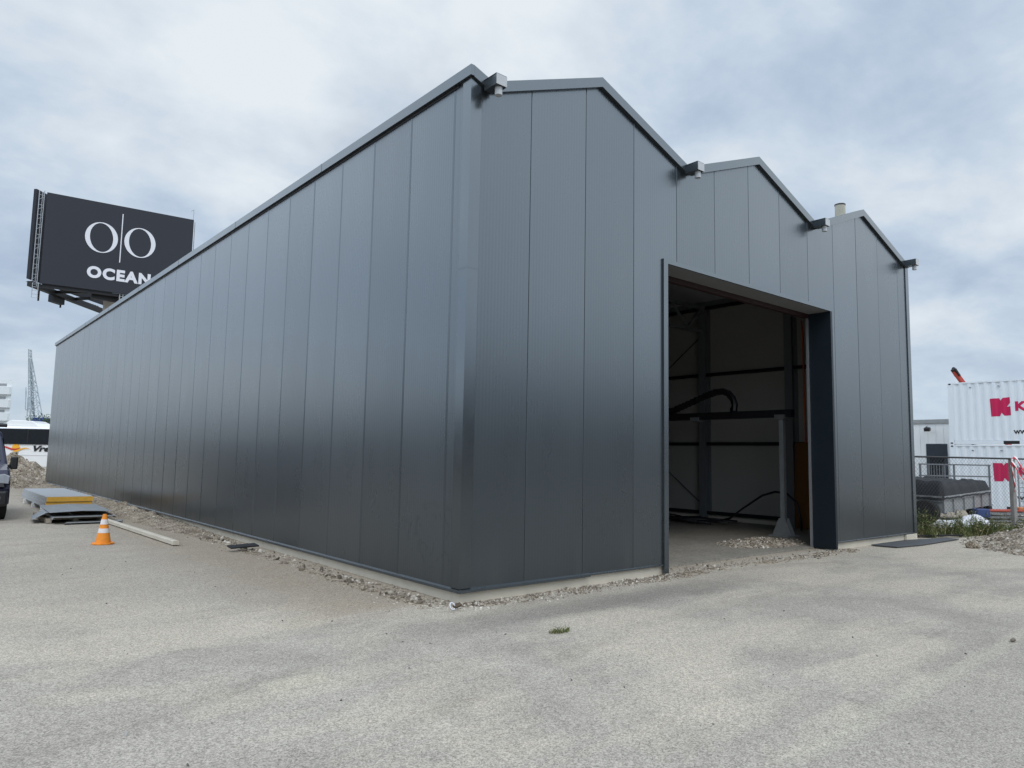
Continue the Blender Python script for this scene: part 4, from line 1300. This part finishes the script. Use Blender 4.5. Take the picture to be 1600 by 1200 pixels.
m_ = MB(); c_ = tq(-.2, .5, -.35); m_.bar(tq(0, .3, -.42), (15.9, 1.9, .25), .08); m_.bar(tq(0, .75, -.42), (15.9, 1.9, .25), .08); m_.build('drawbar', 'galv_dull', t)

ra = CAM + DV * 24.5 + RGT * (636 / 1131.8 * 24.5); rb_ = CAM + DV * 24.5 + RGT * (743 / 1131.8 * 24.5)
ra.z = rb_.z = 0
m_ = MB()
for q in (0, .12, .35, .49, 1): m_.bar(ra.lerp(rb_, q), ra.lerp(rb_, q) + Vector((0, 0, 1.68)), .05)
for z in (.35, 1.28, 1.66): m_.bar(ra - (rb_ - ra) * .02 + Vector((0, 0, z)), rb_ + (rb_ - ra) * .02 + Vector((0, 0, z)), .045)
for q in (.16, .2, .24, .28, .32): m_.bar(ra.lerp(rb_, q) + Vector((0, 0, .35)), ra.lerp(rb_, q) + Vector((0, 0, 1.66)), .02)
tag(m_.build('steel_rack', 'steel_in'), 'grey tubular steel rack standing behind the trailer with the tarpaulin', 'rack')

# white woven sack slumped on the weeds
m_ = MB(); NS = 36
ax0 = Vector((16.05, .88, 0)); ax1 = Vector((17.5, -.22, 0)); ad = ax1 - ax0; an = Vector((-ad.y, ad.x, 0)).normalized()
vs_ = []
for j in range(15):
    for i in range(NS + 1):
        a = i / NS; b_ = j / 14
        ridge = .66 * (.20 + .34 * math.exp(-((a - .56) / .17) ** 2) + .1 * math.exp(-((a - .15) / .2) ** 2)) * (1 - .75 * sst(a, .75, 1)) * sst(a, 0, .09)
        z = ridge * math.sin(math.pi * min(1, b_ * .9 + .05)) ** .8 + .035 * fbm(a * 7, b_ * 3)
        vs_.append(ax0 + ad * a + an * (b_ - .5) * .75 + Vector((0, 0, max(z, .01) + .02)))
m_.add(vs_, [(j * (NS + 1) + i, j * (NS + 1) + i + 1, (j + 1) * (NS + 1) + i + 1, (j + 1) * (NS + 1) + i) for j in range(14) for i in range(NS)])
tag(m_.build('woven_sack', 'sack', smooth=True), 'crumpled white woven sack slumped in the weeds by the trailer', 'sack')

# barriers, crates and bits behind the post
t = thing('barrier_stack', 'grey steel barrier frames lying stacked beside the trailer', 'barrier frames', (19.7, .4, 0))
for k, z in enumerate((.06, .17, .28)):
    m_ = MB(); o_ = Vector((19.35, .72 - .03 * k, z))
    uu, vv_ = Vector((.95, -.8, 0)), Vector((.5, .6, 0))
    for a, b_ in ((o_, o_ + uu), (o_ + vv_, o_ + uu + vv_), (o_, o_ + vv_), (o_ + uu, o_ + uu + vv_), (o_ + uu * .5, o_ + uu * .5 + vv_)): m_.bar(a, b_, .05, .05)
    m_.build('frame', 'galv', t)
m_ = MB().obox((19.33, .78, .31), (.9, -.76, .02), (.3, .36, 0), (0, 0, .05))
tag(m_.build('barrier_board', 'barrier', bevel=.02), 'red orange plastic barrier board on the grey frames', 'barrier', 'plastic barriers behind the fence')
m_ = MB().obox((20.15, .12, .36), (1.4, -1.1, .05), (.2, .24, 0), (0, 0, .09)).obox((20.2, .2, .0), (.06, 0, 0), (0, .06, 0), (0, 0, .36)).obox((21.4, -.85, .0), (.06, 0, 0), (0, .06, 0), (0, 0, .4))
tag(m_.build('barrier_board', 'barrier_o', bevel=.02), 'pale orange plastic barrier right of the concrete fence post', 'barrier', 'plastic barriers behind the fence')
m_ = MB().obox((19.05, .86, .16), (.3, -.25, 0), (.15, .2, 0), (.02, 0, .24))
tag(m_.build('blue_crate', 'blue_pl', bevel=.03), 'dark blue plastic crate end beside the grey barrier frames', 'crate')
m_ = MB(); vs_ = []
for j in range(12):
    for i in range(20):
        a = math.pi * j / 11; b_ = 2 * math.pi * i / 20
        k = 1 + .08 * fbm(a * 2, b_, 1.3)
        vs_.append((18.35 + .45 * k * math.sin(a) * math.cos(b_), -.95 + .45 * k * math.sin(a) * math.sin(b_), max(.0, .22 + .26 * k * math.cos(a))))
m_.add(vs_, [(j * 20 + i, j * 20 + (i + 1) % 20, (j + 1) * 20 + (i + 1) % 20, (j + 1) * 20 + i) for j in range(11) for i in range(20)])
tag(m_.build('olive_bag', 'olive', smooth=True), 'rounded olive green bag on the ground right of the fence post', 'bag')
# steel mesh site panel leaning right of the post
t = thing('mesh_panel', 'grey steel site fence panel standing right of the concrete post', 'mesh panel', (22.2, .0, 0))
m_ = MB(); o_ = Vector((21.3, .42, .3)); uu = Vector((2.2, -1.9, 0))
for k in range(10): m_.bar(o_ + Vector((0, 0, k * .14)), o_ + uu + Vector((0, 0, k * .14)), .014)
for k in range(23): m_.bar(o_ + uu * k / 22, o_ + uu * k / 22 + Vector((0, 0, 1.26)), .006)
m_.build('wires', 'wire', t)
m_ = MB(); m_.tube([o_ - Vector((0, 0, .3)), o_ + Vector((0, 0, 1.35))], .025, 8); m_.tube([o_ + uu - Vector((0, 0, .3)), o_ + uu + Vector((0, 0, 1.35))], .025, 8); m_.build('upright', 'galv', t)
# black rubber sheet and steel strip at the corner
m_ = MB(); 
sh_ = [(10.2, -.03), (10.27, -.50), (11.2, -.62), (13.2, -.62), (13.1, -.36), (11.8, -.05)]
m_.prism(sh_, (0, 0, .012), (1, 0, 0), (0, 1, 0), (0, 0, .022))
tag(m_.build('rubber_sheet', 'mat_black', bevel=.006), 'flat dark grey sheet lying on the ground at the right corner', 'sheet')
m_ = MB().obox((12.7, .12, .03), (1.15, -.6, .01), (.03, .07, 0), (0, 0, .03)).obox((12.62, .3, .03), (.8, -.2, .02), (.03, .09, 0), (0, 0, .025))
tag(m_.build('wooden_lath', 'steel_dark'), 'dark laths lying in the weeds at the right corner', 'laths')
m_ = MB(); rr = random.Random(4)
stone(m_, 11.75, -1.35, .05, .16, rr)
tag(m_.build('pale_rock', 'dirt'), 'pale flat rock at the left foot of the rubble heap', 'rock')

# weeds
m_ = MB()
for k in range(60):
    a = rg.random(); b_ = rg.uniform(-.55, .6)
    p_ = Vector((13.1, .6, 0)).lerp(Vector((17.0, -1.2, 0)), a) + FN * b_
    blades(m_, 55, p_.x, p_.y, rg.uniform(.1, .35), rg.uniform(.1, .3), .08, (.15 + .34 * rg.random() ** 1.5) * (1 - .45 * a), .006, lean=.55)
for k in range(95):
    a = rg.random() ** 1.3
    p_ = Vector((13.2, .55, 0)).lerp(Vector((16.3, -.85, 0)), a) + FN * rg.uniform(-.45, .45)
    h = rg.uniform(.25, .78) * (1 - .35 * a)
    for st_ in range(rg.randint(1, 4)):
        tip = p_ + Vector((rg.gauss(0, .13), rg.gauss(0, .13), h * rg.uniform(.7, 1.05)))
        m_.tube([p_, tip], [.005, .002], 4)
        for q in range(22):
            f_ = rg.uniform(.1, 1); c_ = p_.lerp(tip, f_); d_ = rg.uniform(0, 6.28); l_ = rg.uniform(.04, .11) * (1.25 - f_ * .6)
            u_ = Vector((math.cos(d_), math.sin(d_), rg.uniform(-.3, .8))).normalized(); s_ = u_.cross(Vector((0, 0, 1))).normalized() * l_ * .24
            m_.add([c_, c_ + u_ * l_ * .5 + s_, c_ + u_ * l_ - Vector((0, 0, l_ * .2)), c_ + u_ * l_ * .5 - s_], [(0, 1, 2, 3)])
for k in range(30):
    blades(m_, 30, rg.uniform(17, 24), rg.uniform(-3, 1), .4, .4, .04, .2, .008)
tag(m_.build('weeds', 'weed'), 'tangled green weeds and grass growing along the mesh fence', 'weeds', kind='stuff')


# ================================================================ BACKGROUND TREES AND ADDED SKY BLOCKERS
def tree(x, y, H, label, seed, n=1500, name='tree', group=None):
    rt = random.Random(seed)
    t = thing(name, label, 'tree', (x, y, 0), group)
    m_ = MB(); m_.tube([(x, y, 0), (x + .1, y, H * .3), (x, y + .1, H * .7)], [H * .03, H * .024, H * .008], 8)
    tips = []
    for k in range(9):
        a = rt.uniform(0, 6.28); z = H * rt.uniform(.25, .6); e = Vector((x + math.cos(a) * H * .28, y + math.sin(a) * H * .28, z + H * rt.uniform(.1, .3)))
        m_.tube([(x, y, z), e], [H * .011, H * .004], 5); tips.append(e)
    m_.build('trunk', 'bark', t)
    m_ = MB()
    cl = [(tip, H * rt.uniform(.1, .18)) for tip in tips] + [(Vector((x + rt.gauss(0, H * .12), y + rt.gauss(0, H * .12), H * rt.uniform(.4, .88))), H * rt.uniform(.1, .19)) for _ in range(14)]
    for k in range(n):
        c_, r = rt.choice(cl)
        dv = Vector((rt.gauss(0, 1), rt.gauss(0, 1), rt.gauss(0, .8))).normalized() * r * rt.random() ** .4
        p_ = c_ + dv; s_ = H * rt.uniform(.014, .03)
        u_ = Vector((rt.gauss(0, 1), rt.gauss(0, 1), rt.gauss(0, 1))).normalized(); w_ = u_.orthogonal().normalized()
        m_.add([p_ - u_ * s_, p_ + w_ * s_ * .5, p_ + u_ * s_, p_ - w_ * s_ * .5], [(0, 1, 2, 3)])
    m_.build('crown', 'leaf', t)


tq_ = cp(71, 690, 150)
tree(tq_.x, tq_.y, 8.6, 'dark green tree just above the coach roof by the warehouse edge', 21)


def blocker(x0, x1, y0, y1, h, label):  # unseen blocks added to hide bright sky from the wall reflections
    t = thing('sky_blocker', label, 'blocker', ((x0 + x1) / 2, (y0 + y1) / 2, 0))
    MB().box(x0, x1, y0, y1, 0, h).build('wall', 'blocker_grey', t)
    MB().box(x0 - .3, x1 + .3, y0 - .3, y1 + .3, h, h + .3).build('roof', 'blocker_grey', t)


blocker(-46, -34, 2, 130, 5.0, 'unseen dark block added left of the yard to darken the long wall reflection')
blocker(-20, 75, -48, -38, 7.0, 'unseen dark block added behind the viewer to darken the short wall reflection')
